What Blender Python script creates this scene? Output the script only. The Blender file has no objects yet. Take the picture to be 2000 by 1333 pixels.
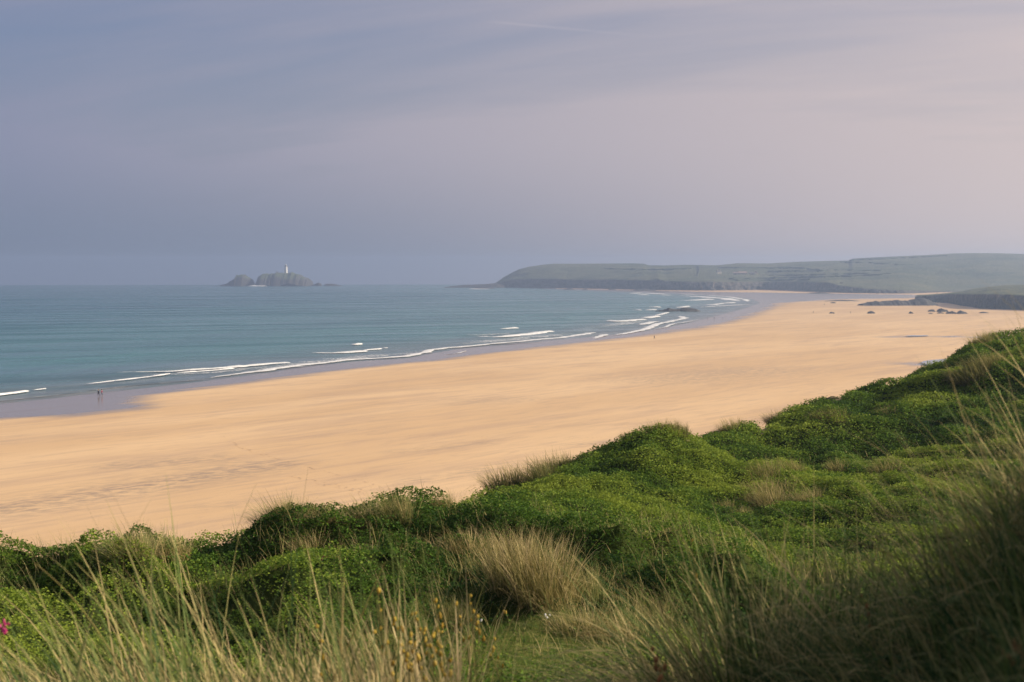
import bpy, math, random
import numpy as np
from math import radians as R

random.seed(7)
RNG = np.random.default_rng(11)
scene = bpy.context.scene

# ------------------------------------------------------------------ camera, sky, sun, exposure
H = 32.0                      # eye height above the sea
F = 2778.0                    # focal length in pixels of a 2000 px wide picture
PITCH = math.atan(133.5 / F)
cam_data = bpy.data.cameras.new("camera")
cam = bpy.data.objects.new("camera", cam_data)
scene.collection.objects.link(cam)
cam.location = (0, 0, H)
cam.rotation_euler = (R(90) - PITCH, 0, 0)
cam_data.sensor_width = 36
cam_data.lens = 36 * F / 2000
cam_data.clip_start = 0.1
cam_data.clip_end = 40000
cam_data.dof.use_dof = True
cam_data.dof.focus_distance = 24
cam_data.dof.aperture_fstop = 4.0
scene.camera = cam

SUN_AZ, SUN_EL = R(90), R(23)
SUN_DIR = (math.sin(SUN_AZ) * math.cos(SUN_EL), math.cos(SUN_AZ) * math.cos(SUN_EL), math.sin(SUN_EL))
world = bpy.data.worlds.new("World")
scene.world = world
world.use_nodes = True


class NT:
    """small helper for node trees"""
    def __init__(self, tree):
        self.t = tree
        tree.nodes.clear()

    def n(self, kind, **kw):
        nd = self.t.nodes.new(kind)
        for k, v in kw.items():
            if k.startswith("i_"):
                key = k[2:]
                key = int(key) if key.isdigit() else key.replace("_", " ")
                self.put(nd.inputs[key], v)
            else:
                setattr(nd, k, v)
        return nd

    def put(self, sock, v):
        if isinstance(v, bpy.types.NodeSocket):
            self.t.links.new(v, sock)
        elif isinstance(v, bpy.types.Node):
            self.t.links.new(v.outputs[0], sock)
        else:
            if sock.type == 'RGBA' and hasattr(v, '__len__') and len(v) == 3:
                v = (*v, 1)
            sock.default_value = v

    def math(self, op, a, b=0.0, clamp=False):
        nd = self.t.nodes.new('ShaderNodeMath')
        nd.operation = op
        nd.use_clamp = clamp
        self.put(nd.inputs[0], a)
        self.put(nd.inputs[1], b)
        return nd.outputs[0]

    def mix(self, f, a, b, blend='MIX'):
        nd = self.t.nodes.new('ShaderNodeMix')
        nd.data_type = 'RGBA'
        nd.blend_type = blend
        self.put(nd.inputs[0], f)
        self.put(nd.inputs[6], a)
        self.put(nd.inputs[7], b)
        return nd.outputs[2]

    def ramp(self, v, lo, hi, a=0.0, b=1.0, smooth=True):
        nd = self.t.nodes.new('ShaderNodeMapRange')
        nd.interpolation_type = 'SMOOTHSTEP' if smooth else 'LINEAR'
        self.put(nd.inputs[0], v)
        nd.inputs[1].default_value = lo
        nd.inputs[2].default_value = hi
        nd.inputs[3].default_value = a
        nd.inputs[4].default_value = b
        return nd.outputs[0]

    def noise(self, vec, scale, detail=4, rough=0.55, dist=0.0):
        nd = self.t.nodes.new('ShaderNodeTexNoise')
        if vec is not None:
            self.put(nd.inputs['Vector'], vec)
        nd.inputs['Scale'].default_value = scale
        nd.inputs['Detail'].default_value = detail
        nd.inputs['Roughness'].default_value = rough
        nd.inputs['Distortion'].default_value = dist
        return nd.outputs[0]

    def mapping(self, vec, scale=(1, 1, 1), rot=(0, 0, 0), loc=(0, 0, 0)):
        nd = self.t.nodes.new('ShaderNodeMapping')
        self.put(nd.inputs[0], vec)
        nd.vector_type = 'TEXTURE'
        nd.inputs[1].default_value = loc
        nd.inputs[2].default_value = rot
        nd.inputs[3].default_value = tuple(1 / k for k in scale)
        return nd.outputs[0]

    def attr(self, name):
        nd = self.t.nodes.new('ShaderNodeAttribute')
        nd.attribute_name = name
        return nd.outputs['Fac']


w = NT(world.node_tree)
tc = w.n('ShaderNodeTexCoord')
sep = w.n('ShaderNodeSeparateXYZ', i_0=tc.outputs['Generated'])
zc = w.math('MAXIMUM', sep.outputs[2], 0.015)
comb = w.n('ShaderNodeCombineXYZ', i_0=sep.outputs[0], i_1=sep.outputs[1], i_2=zc)
nrm = w.n('ShaderNodeVectorMath', operation='NORMALIZE', i_0=comb.outputs[0])
sky = w.n('ShaderNodeTexSky', sky_type='NISHITA', sun_disc=False, sun_elevation=SUN_EL,
          sun_rotation=SUN_AZ, air_density=1.2, dust_density=2.0, ozone_density=2.0)
w.put(sky.inputs[0], nrm.outputs[0])
skyc = w.mix(1.0, sky.outputs[0], (0.66, 0.86, 1.28), 'MULTIPLY')
# thin high veil: warmer and brighter towards the sun, mauve away from it
dotn = w.n('ShaderNodeVectorMath', operation='DOT_PRODUCT', i_0=nrm.outputs[0])
dotn.inputs[1].default_value = (math.sin(SUN_AZ), math.cos(SUN_AZ), 0.12)
veil = w.mix(w.ramp(dotn.outputs['Value'], -0.32, 0.38, smooth=False), (3.5, 3.75, 5.2), (8.5, 7.15, 6.95))
bank = w.math('MULTIPLY', w.ramp(sep.outputs[2], 0.0, 0.10, 0.70, 0.0), w.ramp(dotn.outputs['Value'], -0.25, 0.35, 1.0, 0.0))
veil = w.mix(bank, veil, (2.05, 2.75, 3.9))
# cirrus streaks on a plane high above
inv = w.math('DIVIDE', 1.0, w.math('ADD', zc, 0.22))
cx = w.math('MULTIPLY', sep.outputs[0], inv)
cy = w.math('MULTIPLY', sep.outputs[1], inv)
cvec = w.n('ShaderNodeCombineXYZ', i_0=cx, i_1=cy, i_2=0.0)
m1 = w.mapping(cvec.outputs[0], scale=(0.28, 1.0, 1), rot=(0, 0, R(-14)))
n1 = w.noise(m1, 1.1, 5, 0.5, 0.6)
m2 = w.mapping(cvec.outputs[0], scale=(0.6, 2.6, 1), rot=(0, 0, R(-16)), loc=(3, 1, 0))
n2 = w.noise(m2, 1.4, 6, 0.6, 0.4)
cir = w.math('ADD', w.math('MULTIPLY', n1, 0.75), w.math('MULTIPLY', n2, 0.25))
cov = w.ramp(cir, 0.36, 0.62, 0.42, 0.92)
low = w.ramp(sep.outputs[2], 0.02, 0.17, 0.55, 0.0)
fac = w.math('MINIMUM', w.math('ADD', cov, low), 0.97)
# faint old contrail: a narrow great-circle arc
ca = w.n('ShaderNodeVectorMath', operation='DOT_PRODUCT', i_0=tc.outputs['Generated'])


def pix_dir(x, y):
    a, b = x - 1000.0, 666.5 - y
    v = np.array([a, F * math.cos(PITCH) + b * math.sin(PITCH), b * math.cos(PITCH) - F * math.sin(PITCH)])
    return v / np.linalg.norm(v)


d1, d2 = pix_dir(950, 42), pix_dir(1180, 63)
nn_ = np.cross(d1, d2)
nn_ /= np.linalg.norm(nn_)
ca.inputs[1].default_value = tuple(nn_)
trail = w.ramp(w.math('ABSOLUTE', ca.outputs['Value']), 0.0, 0.0016, 1.0, 0.0)
along = w.math('MULTIPLY', w.ramp(sep.outputs[0], -0.025, 0.0), w.ramp(sep.outputs[0], 0.02, 0.12, 1.0, 0.0))
trail = w.math('MULTIPLY', w.math('MULTIPLY', trail, along), 0.22)
col = w.mix(fac, skyc, veil)
col = w.mix(trail, col, (7.0, 6.4, 7.0))
bg = w.n('ShaderNodeBackground', i_Color=col, i_Strength=0.054)
wo = w.n('ShaderNodeOutputWorld', i_Surface=bg)

sun_data = bpy.data.lights.new("sun", 'SUN')
sun_data.energy = 4.9
sun_data.angle = R(0.6)
sun_data.color = (1.0, 0.86, 0.66)
sun = bpy.data.objects.new("sun", sun_data)
scene.collection.objects.link(sun)
from mathutils import Vector
sun.rotation_euler = Vector(SUN_DIR).to_track_quat('Z', 'Y').to_euler()

scene.view_settings.view_transform = 'Standard'
scene.view_settings.look = 'None'
scene.view_settings.exposure = 0.56
scene.view_settings.gamma = 1.0
scene.view_settings.use_curve_mapping = False
scene.render.engine = 'CYCLES'
scene.cycles.use_denoising = True
scene.cycles.max_bounces = 5
scene.cycles.volume_bounces = 0
scene.cycles.transparent_max_bounces = 8

# ------------------------------------------------------------------ maths helpers


def _hash(i, j, k=0, seed=0):
    n = (i.astype(np.int64) * 374761393 + j.astype(np.int64) * 668265263 + np.int64(k) * 2147483647
         + np.int64(seed) * 1274126177) & 0x7fffffff
    n = ((n ^ (n >> 13)) * 1274126177) & 0x7fffffff
    n = (n ^ (n >> 16)) & 0xffffff
    return n / float(0xffffff)


def vnoise(x, y, seed=0):
    x = np.asarray(x, float)
    y = np.asarray(y, float)
    xi, yi = np.floor(x), np.floor(y)
    fx, fy = x - xi, y - yi
    fx = fx * fx * fx * (fx * (fx * 6 - 15) + 10)
    fy = fy * fy * fy * (fy * (fy * 6 - 15) + 10)
    a = _hash(xi, yi, 0, seed)
    b = _hash(xi + 1, yi, 0, seed)
    c = _hash(xi, yi + 1, 0, seed)
    d = _hash(xi + 1, yi + 1, 0, seed)
    return (a * (1 - fx) + b * fx) * (1 - fy) + (c * (1 - fx) + d * fx) * fy * 1.0


def fbm(x, y, octaves=4, seed=0, gain=0.5):
    s, a, t = 0, 1.0, 0
    c, sn = math.cos(0.6), math.sin(0.6)
    for o in range(octaves):
        s = s + a * (vnoise(x, y, seed + o * 17) - 0.5)
        t += a
        a *= gain
        x, y = (x * c - y * sn) * 2.03 + 5.3, (x * sn + y * c) * 2.03 + 1.7
    return s / t * 2.0            # about -1..1


def gp(x, y, z=0.0):
    """world point where the sight line of photo pixel (x, y) meets height z"""
    d = pix_dir(x, y)
    t = (z - H) / d[2]
    return np.array([d[0] * t, d[1] * t, z])


def at(x, Y, y=None):
    """world point at forward distance Y on the sight line of pixel (x, y)"""
    d = pix_dir(x, 533 if y is None else y)
    t = Y / d[1]
    return np.array([d[0] * t, Y, H + d[2] * t])


def zpix(y, Y):
    """height that shows at pixel row y at forward distance Y"""
    b = 666.5 - np.asarray(y, float)
    dy = F * math.cos(PITCH) + b * math.sin(PITCH)
    dz = b * math.cos(PITCH) - F * math.sin(PITCH)
    return H + Y * dz / dy


def seg_dist(px, py, poly):
    best = np.full(px.shape, 1e12)
    for (ax, ay), (bx, by) in zip(poly[:-1], poly[1:]):
        dx, dy = bx - ax, by - ay
        t = np.clip(((px - ax) * dx + (py - ay) * dy) / (dx * dx + dy * dy + 1e-9), 0, 1)
        best = np.minimum(best, (px - ax - t * dx) ** 2 + (py - ay - t * dy) ** 2)
    return np.sqrt(best)


def inside(px, py, poly):
    res = np.zeros(px.shape, bool)
    n = len(poly)
    for i in range(n):
        ax, ay = poly[i]
        bx, by = poly[(i + 1) % n]
        if ay == by:
            continue
        c = ((ay > py) != (by > py)) & (px < (bx - ax) * (py - ay) / (by - ay) + ax)
        res ^= c
    return res


# ------------------------------------------------------------------ mesh helpers
def link(o):
    scene.collection.objects.link(o)
    return o


def make_mesh(name, co, faces, mats=(), smooth=True, attrs=None):
    """faces: list of arrays (n,3) or (n,4); attrs: name -> per-vertex floats"""
    me = bpy.data.meshes.new(name)
    co = np.ascontiguousarray(co, dtype=np.float32)
    me.vertices.add(len(co))
    me.vertices.foreach_set('co', co.ravel())
    if not isinstance(faces, list):
        faces = [faces]
    faces = [np.asarray(f, dtype=np.int32) for f in faces if len(f)]
    loops = np.concatenate([f.ravel() for f in faces])
    counts = np.concatenate([np.full(len(f), f.shape[1], np.int32) for f in faces])
    starts = np.concatenate([[0], np.cumsum(counts)[:-1]]).astype(np.int32)
    me.loops.add(len(loops))
    me.loops.foreach_set('vertex_index', loops)
    me.polygons.add(len(counts))
    me.polygons.foreach_set('loop_start', starts)
    me.update(calc_edges=True)
    me.polygons.foreach_set('use_smooth', np.full(len(counts), smooth, bool))
    for k, v in (attrs or {}).items():
        a = me.attributes.new(k, 'FLOAT', 'POINT')
        a.data.foreach_set('value', np.asarray(v, np.float32).ravel())
    for m in mats:
        me.materials.append(m)
    return me


def obj(name, me, parent=None, loc=None, **props):
    o = bpy.data.objects.new(name, me)
    link(o)
    if parent is not None:
        o.parent = parent
    if loc is not None:
        o.location = loc
    for k, v in props.items():
        o['category' if k == 'cat' else k] = v
    return o


def grid_faces(nu, nv):
    i = np.arange(nu - 1)[:, None] * nv + np.arange(nv - 1)[None, :]
    i = i.ravel()
    return np.stack([i, i + nv, i + nv + 1, i + 1], 1)


def merge(parts):
    """parts: list of (co, faces(n,4 or n,3)) -> one (co, [faces...])"""
    cos, fq, ft, n = [], [], [], 0
    for co, fs in parts:
        fs = fs if isinstance(fs, list) else [fs]
        for f in fs:
            f = np.asarray(f)
            (fq if f.shape[1] == 4 else ft).append(f + n)
        cos.append(co)
        n += len(co)
    out = []
    if fq:
        out.append(np.concatenate(fq))
    if ft:
        out.append(np.concatenate(ft))
    return np.concatenate(cos), out


def box(c, s, rz=0.0):
    v = np.array([[x, y, z] for x in (-.5, .5) for y in (-.5, .5) for z in (-.5, .5)]) * np.array(s)
    ca_, sa_ = math.cos(rz), math.sin(rz)
    v = np.stack([v[:, 0] * ca_ - v[:, 1] * sa_, v[:, 0] * sa_ + v[:, 1] * ca_, v[:, 2]], 1) + np.array(c)
    f = np.array([[0, 1, 3, 2], [4, 6, 7, 5], [0, 4, 5, 1], [2, 3, 7, 6], [0, 2, 6, 4], [1, 5, 7, 3]])
    return v, f


def lathe(profile, n=24, c=(0, 0, 0), ph=0.0):
    """profile: list of (r, z) from bottom to top"""
    a = np.arange(n) / n * 2 * math.pi + ph
    co = np.concatenate([np.stack([np.cos(a) * r, np.sin(a) * r, np.full(n, z)], 1) for r, z in profile]) + np.array(c)
    fs = []
    for k in range(len(profile) - 1):
        i = np.arange(n)
        j = (i + 1) % n
        fs.append(np.stack([k * n + i, k * n + j, (k + 1) * n + j, (k + 1) * n + i], 1))
    top = np.concatenate([co, [[c[0], c[1], profile[-1][1] + c[2]]], [[c[0], c[1], profile[0][1] + c[2]]]])
    i = np.arange(n)
    j = (i + 1) % n
    k = (len(profile) - 1) * n
    tri = np.stack([k + i, k + j, np.full(n, len(co))], 1)
    tri2 = np.stack([j, i, np.full(n, len(co) + 1)], 1)
    return top, [np.concatenate(fs), np.concatenate([tri, tri2])]


# ------------------------------------------------------------------ materials
def material(name):
    m = bpy.data.materials.new(name)
    m.use_nodes = True
    t = NT(m.node_tree)
    b = t.n('ShaderNodeBsdfPrincipled')
    o = t.n('ShaderNodeOutputMaterial', i_Surface=b.outputs[0])
    return m, t, b, o


def plain(name, col, rough=0.7, nscale=2.0, amount=0.25):
    m, t, b, _ = material(name)
    tcn = t.n('ShaderNodeTexCoord')
    n = t.noise(tcn.outputs['Object'], nscale, 4, 0.6)
    c = t.mix(t.ramp(n, 0.3, 0.7), tuple(k * (1 - amount) for k in col), tuple(min(1, k * (1 + amount)) for k in col))
    t.put(b.inputs['Base Color'], c)
    b.inputs['Roughness'].default_value = rough
    return m


def bump(t, b, h, strength, dist):
    bn = t.n('ShaderNodeBump', i_Height=h)
    bn.inputs['Strength'].default_value = strength
    bn.inputs['Distance'].default_value = dist
    t.put(b.inputs['Normal'], bn.outputs[0])
    return bn


# sand
M_SAND, t, b, _ = material('beach_sand')
geo = t.n('ShaderNodeNewGeometry')
pos = geo.outputs['Position']
al = t.mapping(pos, rot=(0, 0, R(-36)), scale=(1 / 8.0, 1 / 60.0, 1))         # streaks lie along the shore
s1 = t.noise(al, 1.0, 6, 0.6, 0.5)
al2 = t.mapping(pos, rot=(0, 0, R(-38)), scale=(1 / 1.8, 1 / 14.0, 1))
s2 = t.noise(al2, 1.0, 6, 0.65, 0.6)
al3 = t.mapping(pos, rot=(0, 0, R(-32)), scale=(1 / 40.0, 1 / 190.0, 1))
s3 = t.noise(al3, 1.0, 4, 0.5, 0.3)
wet = t.attr('wet')
damp = t.attr('damp')
c = t.mix(t.ramp(s3, 0.35, 0.65), (0.665, 0.452, 0.248), (0.755, 0.53, 0.30))
c = t.mix(t.ramp(s1, 0.45, 0.68, 0, 0.48), c, (0.50, 0.345, 0.23))
c = t.mix(t.ramp(s2, 0.48, 0.68, 0, 0.42), c, (0.44, 0.31, 0.215))
c = t.mix(t.math('MULTIPLY', damp, t.ramp(t.noise(t.mapping(pos, rot=(0, 0, R(-50)), scale=(1 / 0.8, 1 / 3.0, 1)), 1.0, 5, 0.7), 0.42, 0.60)), c, (0.33, 0.25, 0.19))
wn = t.math('MULTIPLY', t.ramp(t.math('ADD', wet, t.math('MULTIPLY', t.math('SUBTRACT', s1, 0.5), 1.1)), 0.18, 0.82), 1.0, True)
c = t.mix(wn, c, (0.30, 0.235, 0.19))
t.put(b.inputs['Base Color'], c)
t.put(b.inputs['Roughness'], t.ramp(wn, 0, 1, 0.9, 0.16, False))
t.put(b.inputs['Specular IOR Level'], t.ramp(wn, 0, 1, 0.1, 0.62, False))
fine = t.noise(pos, 3.0, 4, 0.6)
hh = t.math('ADD', t.math('MULTIPLY', s2, 0.35), t.math('MULTIPLY', fine, 0.05))
bn = t.n('ShaderNodeBump', i_Height=hh)
bn.inputs['Distance'].default_value = 0.35
t.put(bn.inputs['Strength'], t.ramp(wn, 0, 0.8, 0.55, 0.03, False))
t.put(b.inputs['Normal'], bn.outputs[0])

# sea
M_SEA, t, b, _ = material('sea_water')
geo = t.n('ShaderNodeNewGeometry')
pos = geo.outputs['Position']
off = t.attr('offshore')
dn = t.noise(t.mapping(pos, rot=(0, 0, R(-20)), scale=(1 / 90.0, 1 / 260.0, 1)), 1.0, 4, 0.55, 0.4)
c = t.mix(t.ramp(off, 0, 16, smooth=False), (0.235, 0.215, 0.19), (0.15, 0.185, 0.175))
c = t.mix(t.ramp(off, 12, 90), c, (0.045, 0.185, 0.18))
c = t.mix(t.ramp(off, 80, 650), c, (0.006, 0.110, 0.140))
c = t.mix(t.ramp(dn, 0.35, 0.7, 0, 0.35), c, (0.010, 0.055, 0.10))
rip = t.noise(t.mapping(pos, rot=(0, 0, R(-28)), scale=(1 / 5.0, 1 / 34.0, 1)), 1.0, 5, 0.7, 0.4)
c = t.mix(t.ramp(rip, 0.40, 0.66, 0, 0.55), c, (0.055, 0.18, 0.185))  # brighter ripple reflections painted into the water colour
rip2 = t.noise(t.mapping(pos, rot=(0, 0, R(-60)), scale=(1 / 25.0, 1 / 240.0, 1)), 1.0, 4, 0.6, 0.4)
c = t.mix(t.ramp(rip2, 0.46, 0.66, 0, 0.38), c, (0.006, 0.05, 0.085))  # darker wind streaks: a change of reflection, painted into the colour
t.put(b.inputs['Base Color'], c)
t.put(b.inputs['Roughness'], t.ramp(rip2, 0.3, 0.7, 0.14, 0.36))
b.inputs['IOR'].default_value = 1.33
b.inputs['Specular IOR Level'].default_value = 0.4
w1 = t.noise(t.mapping(pos, rot=(0, 0, R(-25)), scale=(1 / 3.2, 1 / 9.0, 1)), 1.0, 5, 0.6, 0.3)
w2 = t.noise(t.mapping(pos, rot=(0, 0, R(-15)), scale=(1 / 22.0, 1 / 70.0, 1)), 1.0, 3, 0.5, 0.3)
hh = t.math('ADD', t.math('MULTIPLY', w1, 0.55), t.math('MULTIPLY', w2, 1.6))
bump(t, b, hh, 0.7, 1.2)

# foam
M_FOAM, t, b, o_ = material('surf_foam')
geo = t.n('ShaderNodeNewGeometry')
fn = t.noise(geo.outputs['Position'], 0.9, 5, 0.7)
t.put(b.inputs['Base Color'], t.mix(t.ramp(fn, 0.3, 0.6), (0.66, 0.68, 0.66), (0.88, 0.87, 0.84)))
b.inputs['Roughness'].default_value = 0.8
edge = t.attr('edge')
t.put(b.inputs['Alpha'], t.ramp(t.math('ADD', edge, t.math('MULTIPLY', t.math('SUBTRACT', fn, 0.5), 1.6)), 0.28, 0.5))

# dune soil under the plants
M_SOIL, t, b, _ = material('dune_soil')
geo = t.n('ShaderNodeNewGeometry')
pos = geo.outputs['Position']
n = t.noise(pos, 1.3, 6, 0.65)
lawn = t.attr('lawn')
sandy = t.attr('sandy')
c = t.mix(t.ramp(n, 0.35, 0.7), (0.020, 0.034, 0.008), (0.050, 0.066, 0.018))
n5 = t.noise(pos, 14.0, 4, 0.7)
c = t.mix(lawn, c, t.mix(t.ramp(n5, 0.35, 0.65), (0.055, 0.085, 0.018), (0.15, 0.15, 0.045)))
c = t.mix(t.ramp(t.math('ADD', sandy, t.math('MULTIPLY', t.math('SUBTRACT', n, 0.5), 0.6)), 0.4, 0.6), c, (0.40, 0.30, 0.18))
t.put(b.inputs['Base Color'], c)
b.inputs['Roughness'].default_value = 1.0
b.inputs['Specular IOR Level'].default_value = 0.0
bump(t, b, t.math('ADD', n, t.math('MULTIPLY', n5, 0.2)), 0.7, 0.25)


def leafy(name, cols, rough=0.6, trans=0.25, spec=0.10):
    """cols: three colours over the attribute v (0..1)"""
    m = bpy.data.materials.new(name)
    m.use_nodes = True
    t = NT(m.node_tree)
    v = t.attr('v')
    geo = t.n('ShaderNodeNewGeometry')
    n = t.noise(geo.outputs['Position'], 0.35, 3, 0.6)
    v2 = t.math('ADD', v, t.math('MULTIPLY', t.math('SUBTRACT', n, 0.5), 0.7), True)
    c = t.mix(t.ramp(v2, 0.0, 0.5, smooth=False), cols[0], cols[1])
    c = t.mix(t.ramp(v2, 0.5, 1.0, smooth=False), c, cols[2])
    b = t.n('ShaderNodeBsdfPrincipled', i_Base_Color=c, i_Roughness=rough)
    b.inputs['Specular IOR Level'].default_value = spec
    tr = t.n('ShaderNodeBsdfTranslucent', i_Color=c)
    ms = t.n('ShaderNodeMixShader', i_0=trans, i_1=b.outputs[0], i_2=tr.outputs[0])
    t.n('ShaderNodeOutputMaterial', i_Surface=ms.outputs[0])
    return m


M_LEAF = leafy('creeper_leaf', [(0.022, 0.060, 0.014), (0.092, 0.175, 0.022), (0.27, 0.34, 0.045)], trans=0.35)
M_LEAF_FAR = leafy('scrub_leaf', [(0.025, 0.064, 0.014), (0.110, 0.195, 0.024), (0.26, 0.325, 0.042)], trans=0.35)
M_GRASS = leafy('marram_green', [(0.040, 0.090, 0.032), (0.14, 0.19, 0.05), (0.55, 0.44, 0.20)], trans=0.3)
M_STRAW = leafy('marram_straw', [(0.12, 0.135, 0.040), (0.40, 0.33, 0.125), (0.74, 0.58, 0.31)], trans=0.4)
M_TURF = leafy('turf_blade', [(0.04, 0.10, 0.015), (0.09, 0.17, 0.025), (0.24, 0.24, 0.07)], trans=0.3)
M_YELLOW = leafy('seed_yellow', [(0.34, 0.21, 0.03), (0.55, 0.38, 0.06), (0.72, 0.52, 0.12)], trans=0.2)
M_RUST = leafy('seed_rust', [(0.22, 0.09, 0.035), (0.34, 0.16, 0.06), (0.44, 0.24, 0.10)], trans=0.2)
M_PINK = leafy('petal_pink', [(0.45, 0.03, 0.16), (0.65, 0.05, 0.25), (0.8, 0.12, 0.38)], trans=0.2)

# hills
M_HILL, t, b, _ = material('hill_pasture')
geo = t.n('ShaderNodeNewGeometry')
pos = geo.outputs['Position']
cl = t.attr('cliff')
n = t.noise(pos, 0.018, 6, 0.6, 0.3)
n2 = t.noise(pos, 0.11, 5, 0.65)
c = t.mix(t.ramp(n, 0.40, 0.60), (0.060, 0.088, 0.032), (0.15, 0.155, 0.065))
c = t.mix(t.ramp(n2, 0.46, 0.62, 0, 0.85), c, (0.045, 0.052, 0.028))
nf = t.n('ShaderNodeTexVoronoi', i_Vector=t.mapping(pos, scale=(1 / 150.0, 1 / 90.0, 0.001), rot=(0, 0, 0.3)), i_Scale=1.0)
c = t.mix(0.38, c, t.mix(t.ramp(nf.outputs['Color'], 0.2, 0.8), (0.05, 0.085, 0.03), (0.21, 0.21, 0.10)))
n3 = t.noise(t.mapping(pos, scale=(0.22, 0.22, 0.10)), 1.0, 6, 0.7)
n4 = t.noise(t.mapping(pos, scale=(0.02, 0.02, 0.5)), 1.0, 4, 0.6)
rock = t.mix(t.ramp(n3, 0.40, 0.66), (0.035, 0.033, 0.032), (0.20, 0.165, 0.13))
rock = t.mix(t.ramp(n4, 0.5, 0.65, 0, 0.5), rock, (0.05, 0.046, 0.042))
c = t.mix(t.ramp(t.math('ADD', cl, t.math('MULTIPLY', t.math('SUBTRACT', n2, 0.5), 0.5)), 0.42, 0.58), c, rock)
t.put(b.inputs['Base Color'], c)
b.inputs['Roughness'].default_value = 0.95
bump(t, b, t.math('ADD', n3, t.math('MULTIPLY', n2, 2.0)), 1.0, 6.0)

M_ROCK, t, b, _ = material('shore_rock')
geo = t.n('ShaderNodeNewGeometry')
pos = geo.outputs['Position']
n3 = t.noise(t.mapping(pos, scale=(0.25, 0.25, 0.9)), 1.0, 6, 0.7)
nz = t.n('ShaderNodeSeparateXYZ', i_0=geo.outputs['Normal']).outputs[2]
pz = t.n('ShaderNodeSeparateXYZ', i_0=pos).outputs[2]
turf = t.math('MULTIPLY', t.ramp(nz, 0.72, 0.93), t.ramp(pz, 13, 19))
c = t.mix(t.ramp(n3, 0.35, 0.7), (0.028, 0.028, 0.030), (0.095, 0.085, 0.075))
c = t.mix(turf, c, (0.09, 0.115, 0.045))
t.put(b.inputs['Base Color'], c)
b.inputs['Roughness'].default_value = 0.9
bump(t, b, n3, 0.8, 1.5)

M_WHITE = plain('white_paint', (0.80, 0.78, 0.72), 0.5, 0.4, 0.06)
M_CREAM = plain('cream_render', (0.74, 0.66, 0.48), 0.8, 0.5, 0.08)
M_SLATE = plain('slate_roof', (0.13, 0.125, 0.13), 0.7, 0.5, 0.15)
M_PINKROOF = plain('weathered_roof', (0.36, 0.25, 0.20), 0.8, 0.5, 0.15)
M_STONE = plain('field_stone', (0.26, 0.23, 0.19), 0.9, 0.6, 0.25)
M_DARKGLASS = plain('window_glass', (0.03, 0.035, 0.04), 0.2, 0.5, 0.1)
M_BLACK = plain('black_iron', (0.03, 0.03, 0.03), 0.5, 1, 0.1)
M_HEDGE = plain('hedge_scrub', (0.035, 0.045, 0.022), 0.95, 0.2, 0.4)
M_SKIN = plain('skin', (0.50, 0.30, 0.21), 0.6, 3, 0.08)

# ------------------------------------------------------------------ shoreline (plan view)
_s = [(0, 790), (120, 777), (230, 765), (330, 754), (480, 735), (600, 717), (700, 706), (790, 701), (850, 690),
      (900, 682), (1000, 673), (1100, 664), (1180, 657), (1270, 646), (1340, 633), (1400, 618), (1460, 602),
      (1485, 592), (1470, 584), (1400, 577.5), (1330, 574), (1250, 571), (1180, 568.5), (1120, 566)]
SHORE = [tuple(gp(x, y)[:2]) for x, y in _s]
_l = np.array(SHORE[0]) - np.array(SHORE[3])
_l /= np.linalg.norm(_l)
SHORE = [tuple(np.array(SHORE[0]) + _l * 900 + np.array([-200, 0])), tuple(np.array(SHORE[0]) + _l * 300 + np.array([-25, 0]))] + SHORE
SHORE += [(60, 2960), (-60, 3300), (-60, 4600)]
SEA_POLY = SHORE + [(-9000, 4600), (-9000, SHORE[0][1])]
_w = [(-250, 850), (0, 817), (150, 813), (290, 799), (275, 786), (300, 772), (400, 757), (560, 738), (700, 720),
      (850, 706), (960, 690), (1100, 675), (1200, 664), (1300, 650), (1390, 637), (1450, 625), (1500, 606),
      (1530, 592), (1640, 586), (1800, 584), (1800, 578), (1600, 574.5), (1400, 571.5), (1200, 566.5), (1120, 564.5)]
WET = [tuple(gp(x, y, 0.4)[:2]) for x, y in _w]
WET_POLY = WET + [(-100, 3300), (-9000, 4600), (-9000, WET[0][1])]


def sd_shore(X, Y):
    """metres inland of the waterline (negative in the water)"""
    d = seg_dist(X, Y, SHORE)
    return np.where(inside(X, Y, SEA_POLY), -d, d)


def beach_z(sd):
    return np.where(sd > 0, 1.7 * (1 - np.exp(-sd / 110.0)), np.maximum(-2.6, sd * 0.02))


# ------------------------------------------------------------------ ground: beach sheet
def px_axis(lo, hi, step, wide):
    a = np.arange(lo, hi + 1, step)
    left = lo - np.geomspace(step, wide, 30)[::-1]
    right = hi + np.geomspace(step, wide, 30)
    return np.concatenate([left, a, right])


xs = px_axis(-80, 2080, 6.5, 9000)
ys = np.concatenate([np.arange(560.0, 625, 0.8), np.arange(625, 820, 2.0), np.arange(820, 1300, 4.0)])
Yd = np.maximum(F * H / (ys - 533.0), 1)[::-1]
Yd = np.concatenate([[-60, 0, 40, 80], Yd])
UX = (xs - 1000) / F
Xg = np.clip(UX[:, None] * np.maximum(Yd[None, :], 60), -4400, 4400)
Yg = np.broadcast_to(Yd[None, :], Xg.shape).copy()
sd = sd_shore(Xg, Yg)
wd = seg_dist(Xg, Yg, WET)
wd = np.where(inside(Xg, Yg, WET_POLY), wd, -wd)
wetv = np.clip(0.5 + wd / (12.0 + 0.020 * Yg), 0, 1)
for (xa, ya, xb, yb, rx, ry) in [(1800, 708, 1862, 703, 60, 0), (1770, 655.5, 1860, 657, 60, 0)]:
    pass
zg = beach_z(sd) + 0.12 * fbm(Xg / 30, Yg / 60, 3, 5) * (sd > 20)
pool_line = [tuple(gp(1740, 657, 1.5)[:2]), tuple(gp(1800, 655.5, 1.5)[:2]), tuple(gp(1960, 658.5, 1.5)[:2])]
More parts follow.
